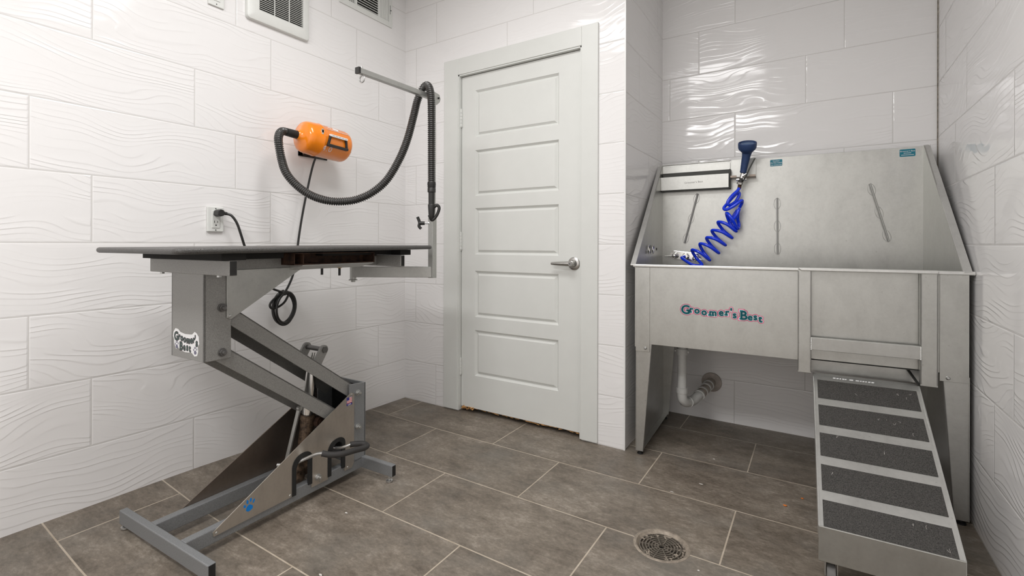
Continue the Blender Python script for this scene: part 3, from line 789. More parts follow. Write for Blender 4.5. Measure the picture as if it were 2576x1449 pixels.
# foot pedal
ped = B().rod([(-1.0, 1.52, .62), (-.80, 1.60, .64), (-.62, 1.74, .725), (-.46, 1.81, .80), (-.38, 1.85, .815)], .026, 10).build('foot_pedal', 'zinc', tab, smooth=True, label='bent rod foot pedal with black foam sleeve')
B().rod([(-.9, 2.30, .62), (-.62, 2.34, .665), (-.5, 2.37, .70), (-.42, 2.44, .735)], .024, 10).build('return_rod', 'zinc', ped, smooth=True)
B().rod([(-.39, 1.84, .815), (-.30, 1.93, .78), (-.22, 2.08, .755), (-.19, 2.30, .735), (-.19, 2.48, .705), (-.23, 2.585, .695), (-.31, 2.58, .712), (-.38, 2.50, .725), (-.44, 2.42, .728)], .045, 12).build('foam_sleeve', 'black_soft', ped, smooth=True)
# grooming arm assembly
P = TL(-6.333, 7.053, 0)
Lf = Vector((-1.643, 3.545, 3.452)); Rt = Vector((P.x, P.y, 3.450))
ga = B().beam(Lf, Rt, .12, .21).build('arm_bracket', 'galv', tab, bev=.008, label='welded steel outrigger carrying the arm post')
B().cyl((Lf.x - .02, Lf.y, 3.30), (Lf.x - .02, Lf.y, 3.62), .06, .06, 16).cyl((Lf.x - .02, Lf.y, 3.30), (Lf.x - .02, Lf.y, 3.285), .085, .085, 16).cyl((Lf.x - .02, Lf.y, 3.287), (Lf.x - .02, Lf.y, 3.25), .045, .045, 6).build('pivot_sleeve', 'galv', ga, bev=.004)
B().box(Lf.x - .08, Lf.x + .04, 3.30, Lf.y + .06, 3.60, 3.70).build('mounting_lug', 'galv', ga)
B().beam((P.x, P.y, 3.335), (P.x, P.y, 4.515), .12, .12, (0, 1, 0)).build('post_sleeve', 'galv', ga, bev=.008)
B().beam((P.x, P.y, 4.5), (P.x, P.y, 6.80), .09, .09, (0, 1, 0)).build('post', 'galv', ga, bev=.006)
tip = TL(-6.382, 5.304, 6.86); J = Vector((P.x + .0, P.y + .02, 6.86))
B().beam(tip, J, .09, .09).build('boom', 'galv', ga, bev=.006)
dr = (tip - J).normalized()
B().beam(tip + dr * .04, tip, .1, .1).build('end_cap', 'black', ga)
ey = tip - dr * .06
B().cyl(ey + Vector((0, 0, .09)), ey - Vector((0, 0, .07)), .014, .014, 8).tube([ey + Vector((0, 0, -.12)) + Vector((.055 * math.cos(a), .0, .055 * math.sin(a))) for a in [2 * PI * k / 20 for k in range(20)]], .013, 8, True).build('eye_bolt', 'zinc', ga, smooth=True)
b = B(); q = [(-.06, .10), (.09, .075), (.125, .0), (.10, -.07), (.02, -.14), (-.06, -.14)]
r_ = (J - tip).normalized(); side = Vector((r_.y, -r_.x, 0))
fr = Matrix((r_, Vector((0, 0, 1)), side)).transposed().to_4x4(); fr.translation = J + side * .06
fpoly(fr, q, 0, .015, b); fr2 = fr.copy(); fr2.translation = J - side * .075; fpoly(fr2, q, 0, .015, b)
b.build('hinge_bracket', 'galv', ga)
B().cyl(J + side * .075 + r_ * .06, J + side * .095 + r_ * .06, .018, .018, 8).build('hinge_pin', 'dark_void', ga)
kd = Vector((-.205, -.13, 0)).normalized(); kp = Vector((P.x, P.y, 4.405))
B().cyl(kp + kd * .05, kp + kd * .22, .018, .018, 10).cyl(kp + kd * .05, kp + kd * .075, .04, .04, 6).build('clamp_screw', 'zinc', ga)
kc = kp + kd * .25
B().cyl(kp + kd * .15, kc, .035, .04, 12).rod([kc + Vector((0, 0, .12)) + kd * .04, kc + Vector((0, 0, .05)) + kd * .01, kc, kc + Vector((0, 0, -.06)) + kd * .01, kc + Vector((0, 0, -.11)) - kd * .03], .03, 10).build('tee_knob', 'black', ga, smooth=True)
# the table's mains lead and plug
pl = B().prism([(4.27, 4.50), (4.28, 4.57), (4.32, 4.60), (4.37, 4.585), (4.40, 4.54), (4.38, 4.49), (4.33, 4.47)], 0, -8.955, -8.79)
pl.cyl((-8.86, 4.38, 4.535), (-8.83, 4.45, 4.525), .033, .028, 12)
for v in pl.bm.verts: v.co = TL(*v.co)
cordp = pl.build('mains_plug', 'black', tab, bev=.01)
pts = [(-8.84, 4.44, 4.525), (-8.80, 4.51, 4.49), (-8.76, 4.58, 4.36), (-8.74, 4.64, 4.16), (-8.74, 4.70, 3.97), (-8.74, 4.80, 3.70), (-8.75, 4.95, 3.42), (-8.75, 5.14, 3.20), (-8.75, 5.277, 3.121), (-8.75, 5.42, 3.06), (-8.74, 5.50, 3.0)]
B().rod([TL(*q) for q in pts], .022, 8).build('mains_lead', 'cord', tab, smooth=True)

# ------------------------------------------------------------------ orange dryer on the left wall
dx, dz = -8.42, 6.05
dry = thing('force_dryer', 'orange canister dryer on a black wall bracket with a long black corrugated hose', 'dryer', (XL, 6.1, 6.0))
def DL(X, Y, H): return Vector((X - XL, Y - 6.1, H - 6.0))
a0, a1 = DL(dx, 5.54, 6.09), DL(dx, 6.61, 6.03); ax = (a1 - a0); L_ = ax.length; ax.normalize()
R_ = .322
body = B().lathe([(.36, R_ + .004), (.38, R_ + .008), (.40, R_), (L_ - .10, R_), (L_ - .05, R_ * .97), (L_ - .02, R_ * .9), (L_, R_ * .8), (L_ + .005, .02)], a0, ax, 48).build('body', 'orange', dry, smooth=True)
B().lathe([(-.02, .085), (.0, .095), (.03, .12), (.055, .18), (.075, .25), (.10, .285), (.14, .305), (.20, .314), (.36, R_ + .002), (.375, R_ + .008)], a0, ax, 48).build('nose_cone', 'orange', dry, smooth=True)
B().cyl(a0 - ax * .24, a0 + ax * .0, .075, .08, 24).build('outlet_pipe', 'black', dry, smooth=True)
lat = B().box(-.02, .02, -.03, .03, -.05, .05).build; 
cl = a0 + ax * .33 + Vector((.29, 0, .12))
B().cyl(cl, cl + Vector((.03, 0, .0)), .032, .032, 12).box(cl.x, cl.x + .03, cl.y - .02, cl.y + .02, cl.z - .06, cl.z + .05).build('latch', 'chrome', dry, bev=.004)
# handle: black trapezoid frame standing off the body
mid = a0 + ax * .66
c = mid + Vector((R_, 0, 0)); hy0, hy1 = -.27, .27
fr = Matrix((ax, ax.cross(Vector((1, 0, 0))).normalized() * -1, Vector((1, 0, 0)))).transposed().to_4x4()
upv = Vector((1, 0, 0)).cross(ax).normalized()
if upv.z < 0: upv = -upv
hn = (ax.cross(upv) * math.cos(-.10) + upv * math.sin(-.10)).normalized(); hu = hn.cross(ax)
fr = Matrix((ax, hu, hn)).transposed().to_4x4() @ Matrix.Scale(.80, 4); fr.translation = mid + hn * (R_ - .03)
b = B()
def bar(p, q, w=.05, h=.09): b.beam(fr @ Vector(p), fr @ Vector(q), w * .8, h * .8, fr.to_3x3() @ Vector((0, 0, 1)))
bar((-.22, .13, .03), (-.26, -.11, .03), .055, .10); bar((.235, .13, .03), (.29, -.11, .03), .055, .10)
bar((-.285, -.11, .05), (.315, -.11, .05), .065, .10)
hd = b.build('carry_handle', 'black', dry, bev=.012)
b = B(); bar((-.245, .135, .06), (.26, .135, .06), .055, .07); b.build('handle_label', 'white_vinyl', hd, bev=.004)
b = B()
for k in range(5): bar((-.19 + .09 * k, .137, .0965), (-.13 + .09 * k, .137, .0965), .008, .002)
b.build('fine_print', 'etched', hd)
B().cyl(a1 - ax * .03 + Vector((.17, 0, -.1)), a1 + ax * .03 + Vector((.17, 0, -.1)), .03, .03, 12).build('power_knob', 'black', dry, bev=.004)
# wall bracket
wb = B().box(0, .03, 5.946 - 6.1, 6.03 - 6.1, -.18, .44).box(0, .03, 5.946 - 6.1, 6.622 - 6.1, -.185, -.075).box(0, .03, 6.54 - 6.1, 6.622 - 6.1, -.18, .44).box(0, .32, 6.05 - 6.1, 6.12 - 6.1, -.02, .10).box(0, .32, 6.45 - 6.1, 6.52 - 6.1, -.02, .10).build('wall_bracket', 'black', dry)
b = B()
for y in (-.06, .42): B().cyl((.03, y, -.13), (.04, y, -.13), .014, .014, 8).build('bracket_screw', 'zinc', wb)
# "4.0" on the side (cylinder-wrapped by eye: flat vinyl just proud of the curve)
ang = math.radians(-38)
nv = (ax.cross(upv) * math.cos(ang) + upv * math.sin(ang)).normalized(); uu_ = nv.cross(ax)
f4 = Matrix((ax, uu_, nv)).transposed().to_4x4(); f4.translation = a0 + ax * .50 + nv * (R_ - .003)
place_letters('size_mark', 'flag_white', dry, [('4', -.09, -.04, .16, 0), ('.', -.02, -.04, .14, 0), ('0', .05, -.04, .16, 0)], f4, 0, .002, .003)
ang = math.radians(52)
nv = (ax.cross(upv) * math.cos(ang) + upv * math.sin(ang)).normalized(); uu_ = nv.cross(ax)
f5 = Matrix((ax, uu_, nv)).transposed().to_4x4(); f5.translation = a0 + ax * .72 + nv * (R_ - .004)
b = B()
for z in (-.075, .075): fpoly(f5, [(-.26, z - .004), (.26, z - .004), (.26, z + .004), (-.26, z + .004)], 0, .006, b)
fpoly(f5, [(-.10, -.03), (.02, -.045), (.05, .02), (-.08, .04)], 0, .008, b); fpoly(f5, [(-.2, .0), (-.13, .0), (-.13, .02), (-.2, .02)], 0, .007, b)
b.build('body_label', 'white_vinyl', dry)
# hose
hp = [(-8.145 + .0, 5.427, 6.06), (-8.225, 5.317, 6.05), (-8.297, 5.212, 5.971), (-8.299, 5.151, 5.813), (-8.264, 5.115, 5.548), (-8.142, 5.132, 5.286), (-7.989, 5.23, 5.069), (-7.775, 5.366, 4.888), (-7.53, 5.522, 4.788), (-7.328, 5.71, 4.771), (-7.122, 5.9, 4.82), (-6.914, 6.091, 4.966), (-6.773, 6.3, 5.216), (-6.659, 6.491, 5.607), (-6.604, 6.644, 6.006), (-6.57, 6.778, 6.491), (-6.545, 6.85, 6.79), (-6.465, 6.90, 7.0), (-6.345, 6.89, 7.06), (-6.235, 6.855, 6.97), (-6.185, 6.846, 6.754), (-6.18, 6.851, 6.375), (-6.20, 6.875, 5.627), (-6.20, 6.88, 5.17)]
start = a0 - ax * .22
hp = [DL(*q) for q in hp]
hp = [start + ax * .03, start - ax * .05, DL(-8.39, 5.19, 6.08), DL(-8.35, 5.12, 6.0), DL(-8.31, 5.085, 5.86)] + hp[4:]
path = resample(catmull(hp, 10), .0075)
hose = B().tube(path, .07, 14, rf=lambda i: .075 if (i % 5) in (0, 1, 4) else .058).build('hose', 'hose', dry, smooth=False)
for p_ in hose.data.polygons: p_.use_smooth = True
e = DL(-6.20, 6.88, 5.18); dn = Vector((0, 0, -1))
noz = B().lathe([(0, .078), (.05, .082), (.06, .078), (.10, .078), (.11, .072), (.12, .078), (.19, .078), (.20, .06), (.42, .058), (.43, .068), (.44, .070), (.62, .058), (.72, .035), (.74, .02)], e, dn, 24).build('nozzle', 'black', hose, smooth=True)
n0 = e + dn * .66
B().rod([n0 + Vector((-.04, -.02, .03)), n0 + Vector((0, 0, -.06)), n0 + Vector((.05, .03, -.03)), n0 + Vector((.10, .06, .06)), n0 + Vector((.125, .075, .17)), n0 + Vector((.09, .05, .22)), n0 + Vector((.04, .02, .18))], .03, 12).build('nozzle_hook', 'black', noz, smooth=True)
# dryer lead, coiled and hanging below the bracket
cp_ = [(-8.80, 6.23, 5.86), (-8.86, 6.17, 5.6), (-8.88, 6.05, 5.05), (-8.90, 5.95, 4.5), (-8.88, 5.86, 4.02), (-8.85, 5.80, 3.65), (-8.82, 5.70, 3.35), (-8.78, 5.58, 3.15), (-8.75, 5.48, 3.04)]
def coil(n, cx_, cz, rx, rz, x0_, phase=PI / 2, jitter=.02):
    rn = random.Random(11); o = []
    for k in range(n * 14):
        a = phase + 2 * PI * k / 14; j_ = (k // 14) * jitter
        o.append((x0_ + .045 * math.sin(k * .31) + (k // 14) * .016, cx_ + (rx - j_) * math.cos(a) + .02 * math.sin(k * .5), cz + (rz - j_ * .8) * math.sin(a)))
    return o
loop = coil(4, 5.485, 2.745, .245, .33, -8.78)
tail = [(-8.73, 5.42, 3.02), (-8.72, 5.27, 2.95), (-8.71, 5.17, 2.85), (-8.71, 5.20, 2.77), (-8.71, 5.33, 2.78), (-8.71, 5.46, 2.86), (-8.71, 5.55, 3.0)]
B().rod([DL(*q) for q in cp_ + loop + tail], .022, 8, 5).build('power_lead', 'cord', dry, smooth=True, label='black lead with a hanging coil')

# ------------------------------------------------------------------ dog wash tub
UA = .0453
tub = thing('dog_wash_tub', 'stainless steel dog bath with tall back panel on flared legs in the alcove', 'tub', (-2.893, 8.9675, 0), UA)
W, D, Hr, Hb = 4.74, 2.29, 3.59, 5.82
# main front panel
B().box(.24, 2.67, .0, .02, 2.12, 3.57).build('front_panel', 'steel', tab if False else tub, bev=.003)
B().box(.0, .262, -.014, .006, 1.972, 3.565).build('corner_flange', 'steel', tub, bev=.004)
B().box(4.415, 4.735, -.014, .006, 2.035, 3.575).build('corner_flange', 'steel', tub, bev=.004)
B().box(2.83, 4.42, .055, .075, 2.15, 3.58).build('door_panel', 'steel', tub, bev=.003)
B().box(2.80, 4.30, .30, .32, 1.90, 2.22).build('inner_apron', 'steel_h', tub)
B().box(4.365, 4.42, .0, .06, 2.15, 3.57).build('panel_return', 'steel', tub)
for x0_, x1_ in ((2.652, 2.838), (4.19, 4.39)):
    B().box(x0_, x1_, -.06, -.035, 1.94, 3.60).box(x0_, x0_ + .02, -.06, .03, 1.96, 3.58).box(x1_ - .02, x1_, -.06, .03, 1.96, 3.58).build('door_post', 'steel', tub, bev=.004)
cbr = B().box(2.838, 4.19, -.10, -.02, 2.325, 2.52).build('door_crossbar', 'steel_h', tub, bev=.006)
for x in (2.838, 4.19):
    b = B()
    for k in range(9): b.sphere((x, -.098, 2.33 + .022 * k), .014, 8, (1, .6, .8))
    b.build('weld_bead', 'steel_light', cbr)
# rim
B().box(-.055, 2.67, -.035, .05, 3.57, 3.625).build('front_rim', 'steel_light', tub, bev=.014)
B().box(4.385, W + .06, -.035, .05, 3.57, 3.625).build('front_rim', 'steel_light', tub, bev=.014)
B().prism([(2.66, 3.63), (2.67, 3.60), (2.70, 3.578), (4.37, 3.578), (4.39, 3.59), (4.395, 3.63)], 1, -.095, .03).build('door_rim', 'steel_light', tub, bev=.012)
# back and sides
B().box(-.03, 4.69, D - .02, D, 1.95, Hb).build('back_panel', 'steel', tub, bev=.003)
side = [(.0, 2.05), (D, 2.05), (D, Hb), (D - .05, Hb), (-.02, 3.60), (-.02, 3.55), (.0, 3.55)]
for x in (-.02, 4.665):
    B().prism(side, 0, x, x + .02).build('side_panel', 'steel', tub, bev=.002)
import math as _m
sl = Vector((0, D + .03, Hb - 3.60)); sln = sl.normalized()
for x0_, x1_ in ((-.10, .0), (4.668, 4.765)):
    B().beam(((x0_ + x1_) / 2, -.03, 3.60), ((x0_ + x1_) / 2, D, Hb + .01), abs(x1_ - x0_), .03, (0, -sln.z, sln.y)).box(x0_ if x0_ < 0 else x1_ - .02, (x0_ + .02) if x0_ < 0 else x1_, D - .03, D, Hb - .12, Hb + .02).build('side_flange', 'steel_light', tub, bev=.006)
# basin floor
b = B(); b.quad([(-.01, .02, 2.30), (4.67, .02, 2.36), (4.67, D - .02, 2.36), (-.01, D - .02, 2.30)]); b.quad([(-.01, .02, 2.14), (-.01, D - .02, 2.14), (4.67, D - .02, 2.14), (4.67, .02, 2.14)])
b.build('basin_floor', 'steel', tub)
# side stands: sheet with tapered front and back flanges and a bottom flange
for sgn, xo, hw in ((1, 0.0, (.30, .14)), (-1, 4.745, (.29, .165))):
    b = B(); X = lambda d: xo + sgn * d
    topz = 2.03
    sheet = [(.0, .07), (D, .07), (D, 2.12), (.0, 2.12)]
    b.prism(sheet, 0, min(X(0), X(.012)), max(X(0), X(.012)))
    for yy in (.008, D - .012):
        pl_ = [(X(0), .07), (X(hw[1]), .07), (X(hw[0]), 2.12), (X(0), 2.12)]
        b.prism(pl_, 1, yy, yy + .012)
    b.prism([(X(0), .0 + .01), (X(hw[1] - .02), .01), (X(hw[1] - .02), D), (X(0), D)], 2, .07, .085)
    b.prism([(X(hw[1]) - .0, .07), (X(hw[1] - .012), .07), (X(hw[0] - .012), 2.12), (X(hw[0]), 2.12)], 1, .008, .06)
    lg = b.build('leg_stand', 'steel_h', tub, bev=.002)
    for yy in (.07, D - .08):
        B().lathe([(0, .055), (.02, .055), (.03, .03), (.08, .03)], (X(.07), yy, 0), (0, 0, 1), 16).build('rubber_foot', 'rubber', lg)
b = B()
for x, z in ((.184, 2.04), (4.507, 2.085)): B().lathe([(0, .028), (.012, .026), (.026, .014), (.028, .004)], (x, -.014, z), (0, -1, 0), 14).build('leg_bolt', 'zinc', tub, smooth=True)
# overflow loops in the left side
b = B()
for y in (.86, 1.22): B().tube([(.03, y + .05 * math.cos(a), 3.90 + .085 * math.sin(a)) for a in [2 * PI * k / 20 for k in range(20)]], .012, 8, True).build('tie_loop', 'chrome', tub, smooth=True)
B().cyl((-.001, 1.66, 3.90), (.004, 1.66, 3.90), .03, .03, 14).build('side_hole', 'dark_void', tub)
# tether bars on the back panel
for p0, p1 in (((.765, 5.144), (.486, 4.031)), ((2.321, 4.973), (2.331, 3.801)), ((3.871, 5.175), (4.163, 4.063))):
    b = B(); yb = D - .075
    a_, c_ = Vector((p0[0], yb, p0[1])), Vector((p1[0], yb, p1[1]))
    b.cyl(a_, c_, .014, .014, 8)
    for f_ in (.06, .5, .93):
        q = a_.lerp(c_, f_); b.cyl(q, q + Vector((0, .06, 0)), .012, .012, 8)
    tb = b.build('tether_bar', 'galv', tub, smooth=True)
    dd = (c_ - a_).normalized(); sx = Vector((dd.z, 0, -dd.x))
    for f_ in (.10, .5, .90):
        q = a_.lerp(c_, f_) + Vector((0, .05, 0))
        B().tube([q + sx * .06 * math.cos(a) + dd * .115 * math.sin(a) for a in [2 * PI * k / 24 for k in range(24)]], .0026, 6, True).build('ring', 'steel', tb, smooth=True)
# faucet
fx, fz, fy = .50, 3.74, D - .02
b = B(); pts = rr(fx - .33, fx + .34, fz - .10, fz + .10, .10, 8)
va = [(x, z - (x - fx) * .10) for x, z in pts]
b.prism(va, 1, fy - .03, fy)
fc = b.build('faucet', 'chrome', tub, bev=.008)
b = B()
for x, z in ((fx - .20, fz + .01), (fx + .24, fz - .045)):
    b.lathe([(0, .07), (.04, .068), (.06, .055), (.13, .052), (.15, .045), (.16, .035), (.165, .01)], (x, fy - .02, z), (-.15, -1, -.05), 20)
b.lathe([(0, .075), (.03, .075), (.06, .06), (.10, .05)], (fx + .02, fy - .02, fz - .0), (0, -1, 0), 20)
b.cyl((fx - .22, fy - .15, fz), (fx - .42, fy - .15, fz - .005), .016, .012, 8).cyl((fx + .25, fy - .15, fz - .06), (fx + .37, fy - .14, fz - .075), .016, .013, 8)
b.build('tap', 'chrome', fc, smooth=True)
# stickers on the tub
F_front = decal_frame((0, -.0012, 0), (1, 0, 0), (0, -1, 0))
word = [('G', .905, 2.745, .22), ('r', 1.03, 2.775, .165), ('o', 1.13, 2.765, .165), ('o', 1.25, 2.745, .165), ('m', 1.395, 2.742, .165), ('e', 1.53, 2.755, .165), ('r', 1.625, 2.765, .165), ("'", 1.69, 2.775, .165), ('s', 1.745, 2.730, .165),
        ('B', 1.885, 2.715, .21), ('e', 1.985, 2.712, .155), ('s', 2.065, 2.722, .155), ('t', 2.14, 2.692, .165)]
word = [(c, x - .03 if i > 0 else x, z, s_, 0) for i, (c, x, z, s_) in enumerate(word)]
sf = [(.985, 2.783, .05, .014), (1.362, 2.75, .04, .014), (1.58, 2.773, .05, .014), (1.31, 2.75, .04, .014), (1.82, 2.722, .05, .016), (1.82, 2.858, .04, .016)]
br = place_letters('brand_lettering_outline', 'pink', tub, word, F_front, .028, 0, .0006, serifs=sf)
place_letters('white_outline', 'white_vinyl', br, word, F_front, .017, .0012, .0006, serifs=sf)
place_letters('lettering', 'teal_txt', br, word, F_front, .006, .0024, .0006, serifs=sf)
F_back = decal_frame((0, D - .0215, 0), (1, 0, 0), (0, -1, 0))
def sticker(x0_, x1_, z0_, z1_, name, lab, lines):
    b = fpoly(F_back, rr(x0_, x1_, z0_, z1_, .014, 3), 0, .001)
    o = b.build(name, 'teal', tub, label=lab); cx_ = (x0_ + x1_) / 2
    bb = B(); L3 = []
    for txt, zz, sz in lines:
        if txt: L3.append((txt, cx_, zz, sz, 0))
        else:
            xx = cx_ - sz / 2
            while xx < cx_ + sz / 2:
                fpoly(F_back, [(xx, zz), (xx + .008, zz), (xx + .008, zz + .012), (xx, zz + .012)], .0012, .0004, bb); xx += .0125
    if L3: place_letters('lettering', 'white_vinyl', o, L3, F_back, 0, .0012, .0004)
    if len(bb.bm.verts): bb.build('small_print', 'white_vinyl', o)
    else: bb.bm.free()
sticker(2.190, 2.413, 5.640, 5.775, 'caution_sticker', 'small teal caution sticker', [('Caution:', 5.735, .036), ('Do Not Leave', 5.697, .036), ('Pets Unattended', 5.655, .031)])
sticker(4.322, 4.553, 5.648, 5.785, 'maker_sticker', 'small teal maker sticker', [("Groomer's Best", 5.737, .034), ('', 5.706, .11), ('', 5.672, .18)])

# ------------------------------------------------------------------ hook-over shelf and sprayer holder
TM = Matrix.Translation((-2.893, 8.9675, 0)) @ Matrix.Rotation(UA, 4, 'Z')
def tubthing(name, lab, cat, x, y, z):
    q = TM @ Vector((x, y, z)); return thing(name, lab, cat, q, UA)
sx_, sy_, sz_ = .70, D - .02, 5.2
sh = tubthing('shelf_caddy', 'stainless tray hooked over the left end of the bath back panel', 'shelf', sx_, sy_, sz_)
X = lambda x: x - sx_; Y = lambda y: y - sy_; Z = lambda z: z - sz_
B().box(X(-.0), X(1.43), Y(D - .045), Y(D - .022), Z(5.22), Z(5.79)).box(X(0), X(1.43), Y(D - .045), Y(D + .03), Z(5.825), Z(5.84)).build('hook_plate', 'steel', sh, bev=.003)
tr = B().box(X(0.0), X(1.42), Y(2.04), Y(2.055), Z(5.225), Z(5.525)).build('front_panel', 'steel', sh, bev=.004)
B().box(X(.0), X(1.445), Y(2.06), Y(D - .045), Z(5.205), Z(5.222)).box(X(1.43), X(1.445), Y(2.06), Y(D - .045), Z(5.205), Z(5.62)).box(X(0), X(.015), Y(2.06), Y(D - .045), Z(5.205), Z(5.6)).box(X(.0), X(1.445), Y(D - .075), Y(D - .046), Z(5.24), Z(5.635)).build('tray', 'steel_dark', sh, bev=.003)
F_sh = decal_frame((0, Y(2.0395), 0), (1, 0, 0), (0, -1, 0))
place_letters('lettering', 'etched', tr, [("Groomer's Best", X(.71), Z(5.36), .06, .03)], F_sh, 0, 0, .0006)
hx_ = 1.69
ho = tubthing('sprayer_holder', 'stainless notched bracket hooked over the bath back panel holding the blue sprayer', 'bracket', hx_, sy_, 5.4)
X = lambda x: x - hx_; Z = lambda z: z - 5.4
B().box(X(1.452), X(1.93), Y(D - .045), Y(D - .022), Z(5.455), Z(5.835)).box(X(1.452), X(1.93), Y(D - .045), Y(D + .03), Z(5.825), Z(5.84)).build('hook_plate', 'steel', ho, bev=.003)
B().prism([(X(1.452), Y(D - .03)), (X(1.452), Y(2.04)), (X(1.57), Y(2.04)), (X(1.615), Y(2.12)), (X(1.77), Y(2.12)), (X(1.81), Y(2.04)), (X(1.93), Y(2.04)), (X(1.93), Y(D - .03))], 2, Z(5.42), Z(5.435)).prism([(X(1.452), Y(2.04)), (X(1.57), Y(2.04)), (X(1.57), Y(2.055)), (X(1.452), Y(2.055))], 2, Z(5.42), Z(5.47)).prism([(X(1.81), Y(2.04)), (X(1.93), Y(2.04)), (X(1.93), Y(2.055)), (X(1.81), Y(2.055))], 2, Z(5.42), Z(5.47)).build('notched_lip', 'steel_darker', ho, bev=.002)  # lip coloured dark for the floor that its underside would mirror
# ------------------------------------------------------------------ sprayer with coiled hose
sy2 = 1.97
spr = tubthing('spray_handset', 'navy pet sprayer with squeeze lever on a bright blue coiled hose', 'sprayer', 1.64, sy2, 5.2)
V3 = lambda x, y, z: Vector((x - 1.64, y - sy2, z - 5.2))
hb_, ht_ = V3(1.700, 1.97, 5.50), V3(1.782, 1.87, 5.93)
d_ = (ht_ - hb_).normalized(); Lh = (ht_ - hb_).length
hd_ = B().lathe([(0, .052), (.02, .066), (.04, .062), (.10, .066), (.25, .075), (.34, .080), (.40, .090), (Lh, .10), (Lh + .03, .06)], hb_, d_, 32).build('grip', 'navy', spr, smooth=True, label='navy rubber handle')
h0 = ht_ - Vector((0, 0, .02)); dh = Vector((.06, -.46, .88)).normalized()
hh_ = B().lathe([(-.02, .085), (.02, .115), (.06, .155), (.085, .168), (.10, .172), (.18, .176), (.20, .172), (.205, .155), (.175, .145), (.17, .02)], h0, dh, 36).build('spray_head', 'navy', hd_, smooth=True)
B().lathe([(.165, .135), (.178, .135), (.182, .10), (.176, .085), (.186, .06), (.184, .02)], h0, dh, 28).build('spray_face', 'navy_face', hd_, smooth=True)
vb = V3(1.64, 1.975, 5.26)
vv_ = B().cyl(vb, hb_ + d_ * .01, .045, .040, 16).lathe([(0, .03), (.01, .062), (.05, .062), (.06, .05)], vb, d_, 16).cyl(vb.lerp(hb_, .45) + Vector((-.09, -.01, .0)), vb.lerp(hb_, .45) + Vector((.10, -.01, .0)), .030, .030, 12).cyl(vb.lerp(hb_, .7) + Vector((0, -.02, 0)), vb.lerp(hb_, .7) + Vector((.09, -.03, .05)), .028, .02, 10).build('valve', 'chrome', spr, smooth=True)
B().cyl(vb.lerp(hb_, .15), vb.lerp(hb_, .55), .052, .052, 14).build('valve_collar', 'black', vv_, smooth=True)
B().rod([V3(1.70, 1.92, 5.33), V3(1.76, 1.89, 5.42), V3(1.84, 1.88, 5.60), V3(1.925, 1.88, 5.775)], .014, 8).build('squeeze_lever', 'steel_dark', spr, smooth=True)
B().cyl(vb, V3(1.628, 1.97, 5.175), .036, .036, 12).build('brass_fitting', 'rust', spr, smooth=True)
top = [(1.630, 1.97, 5.19), (1.60, 1.93, 5.13), (1.50, 1.86, 5.02), (1.425, 1.82, 4.89), (1.455, 1.86, 4.83), (1.56, 1.98, 4.91), (1.625, 2.02, 5.05), (1.60, 2.02, 5.10), (1.50, 1.98, 5.0), (1.405, 1.93, 4.87), (1.345, 1.88, 4.775), (1.395, 1.82, 4.735), (1.53, 1.80, 4.80), (1.665, 1.84, 4.905), (1.69, 1.94, 4.90), (1.64, 2.02, 4.80), (1.55, 2.03, 4.67), (1.49, 1.98, 4.545), (1.50, 1.88, 4.49), (1.59, 1.82, 4.61), (1.635, 1.84, 4.73), (1.62, 1.93, 4.73)]
ends = [((1.60, 4.345), (1.392, 4.668)), ((1.578, 4.284), (1.227, 4.481)), ((1.498, 4.146), (1.109, 4.303)), ((1.37, 3.993), (1.001, 4.148)), ((1.241, 3.826), (.867, 4.018)), ((1.062, 3.669), (.706, 3.886)), ((.904, 3.575), None)]
hx = []
for i, (lo_, hi_) in enumerate(ends):
    if i == 0:
        hx += [(1.60, 2.0, 4.55), (1.62, 2.03, 4.42)]
    hx.append((lo_[0] + 0, 1.93, lo_[1]))
    if hi_:
        nx_ = ends[i + 1][0]
        m1 = ((lo_[0] + hi_[0]) / 2, 1.80, (lo_[1] + hi_[1]) / 2 + .05)
        hx.append(m1)
        hx.append((hi_[0], 1.90, hi_[1]))
        hx.append(((hi_[0] + nx_[0]) / 2 - .04, 2.03, (hi_[1] + nx_[1]) / 2 - .01))
hx += [(.86, 1.90, 3.545), (.76, 1.88, 3.55), (.64, 1.92, 3.60), (.52, 2.0, 3.67), (.46, 2.07, 3.71), (.50, 2.14, 3.73)]
B().rod([V3(*q) for q in top + hx], .033, 12, 9).build('coiled_hose', 'blue_hose', spr, smooth=True, label='bright blue spiral hose')

# ------------------------------------------------------------------ drain plumbing
dp = thing('drain_pipe', 'white plastic trap pipe running from under the bath into the alcove wall', 'pipe', (-2.30, 10.2, .86))
V4 = lambda x, y, z: Vector((x + 2.30, y - 10.2, z - .86))
B().cyl(V4(-2.318, 10.195, 2.13), V4(-2.318, 10.195, 1.02), .090, .090, 20).build('tailpiece', 'pvc', dp, smooth=True)
B().cyl(V4(-2.318, 10.195, 2.13), V4(-2.318, 10.195, 1.93), .12, .11, 20).build('drain_flange', 'steel_dark', dp, smooth=True)
b = B().cyl(V4(-2.318, 10.195, 1.86), V4(-2.318, 10.195, 1.74), .115, .115, 20)
b.box(*(V4(-2.46, 0, 0).x, V4(-2.18, 0, 0).x), V4(0, 10.17, 0).y, V4(0, 10.22, 0).y, V4(0, 0, 1.78).z, V4(0, 0, 1.82).z)
b.build('slip_nut', 'pvc', dp, smooth=True)
B().cyl(V4(-2.318, 10.195, 1.06), V4(-2.318, 10.195, .95), .115, .115, 20).build('slip_nut', 'pvc', dp, smooth=True)
trap = [V4(-2.318, 10.195, 1.0), V4(-2.318, 10.195, .90), V4(-2.305, 10.22, .80), V4(-2.27, 10.32, .725), V4(-2.22, 10.48, .70), V4(-2.17, 10.62, .71), V4(-2.12, 10.80, .755), V4(-2.08, 10.95, .79)]
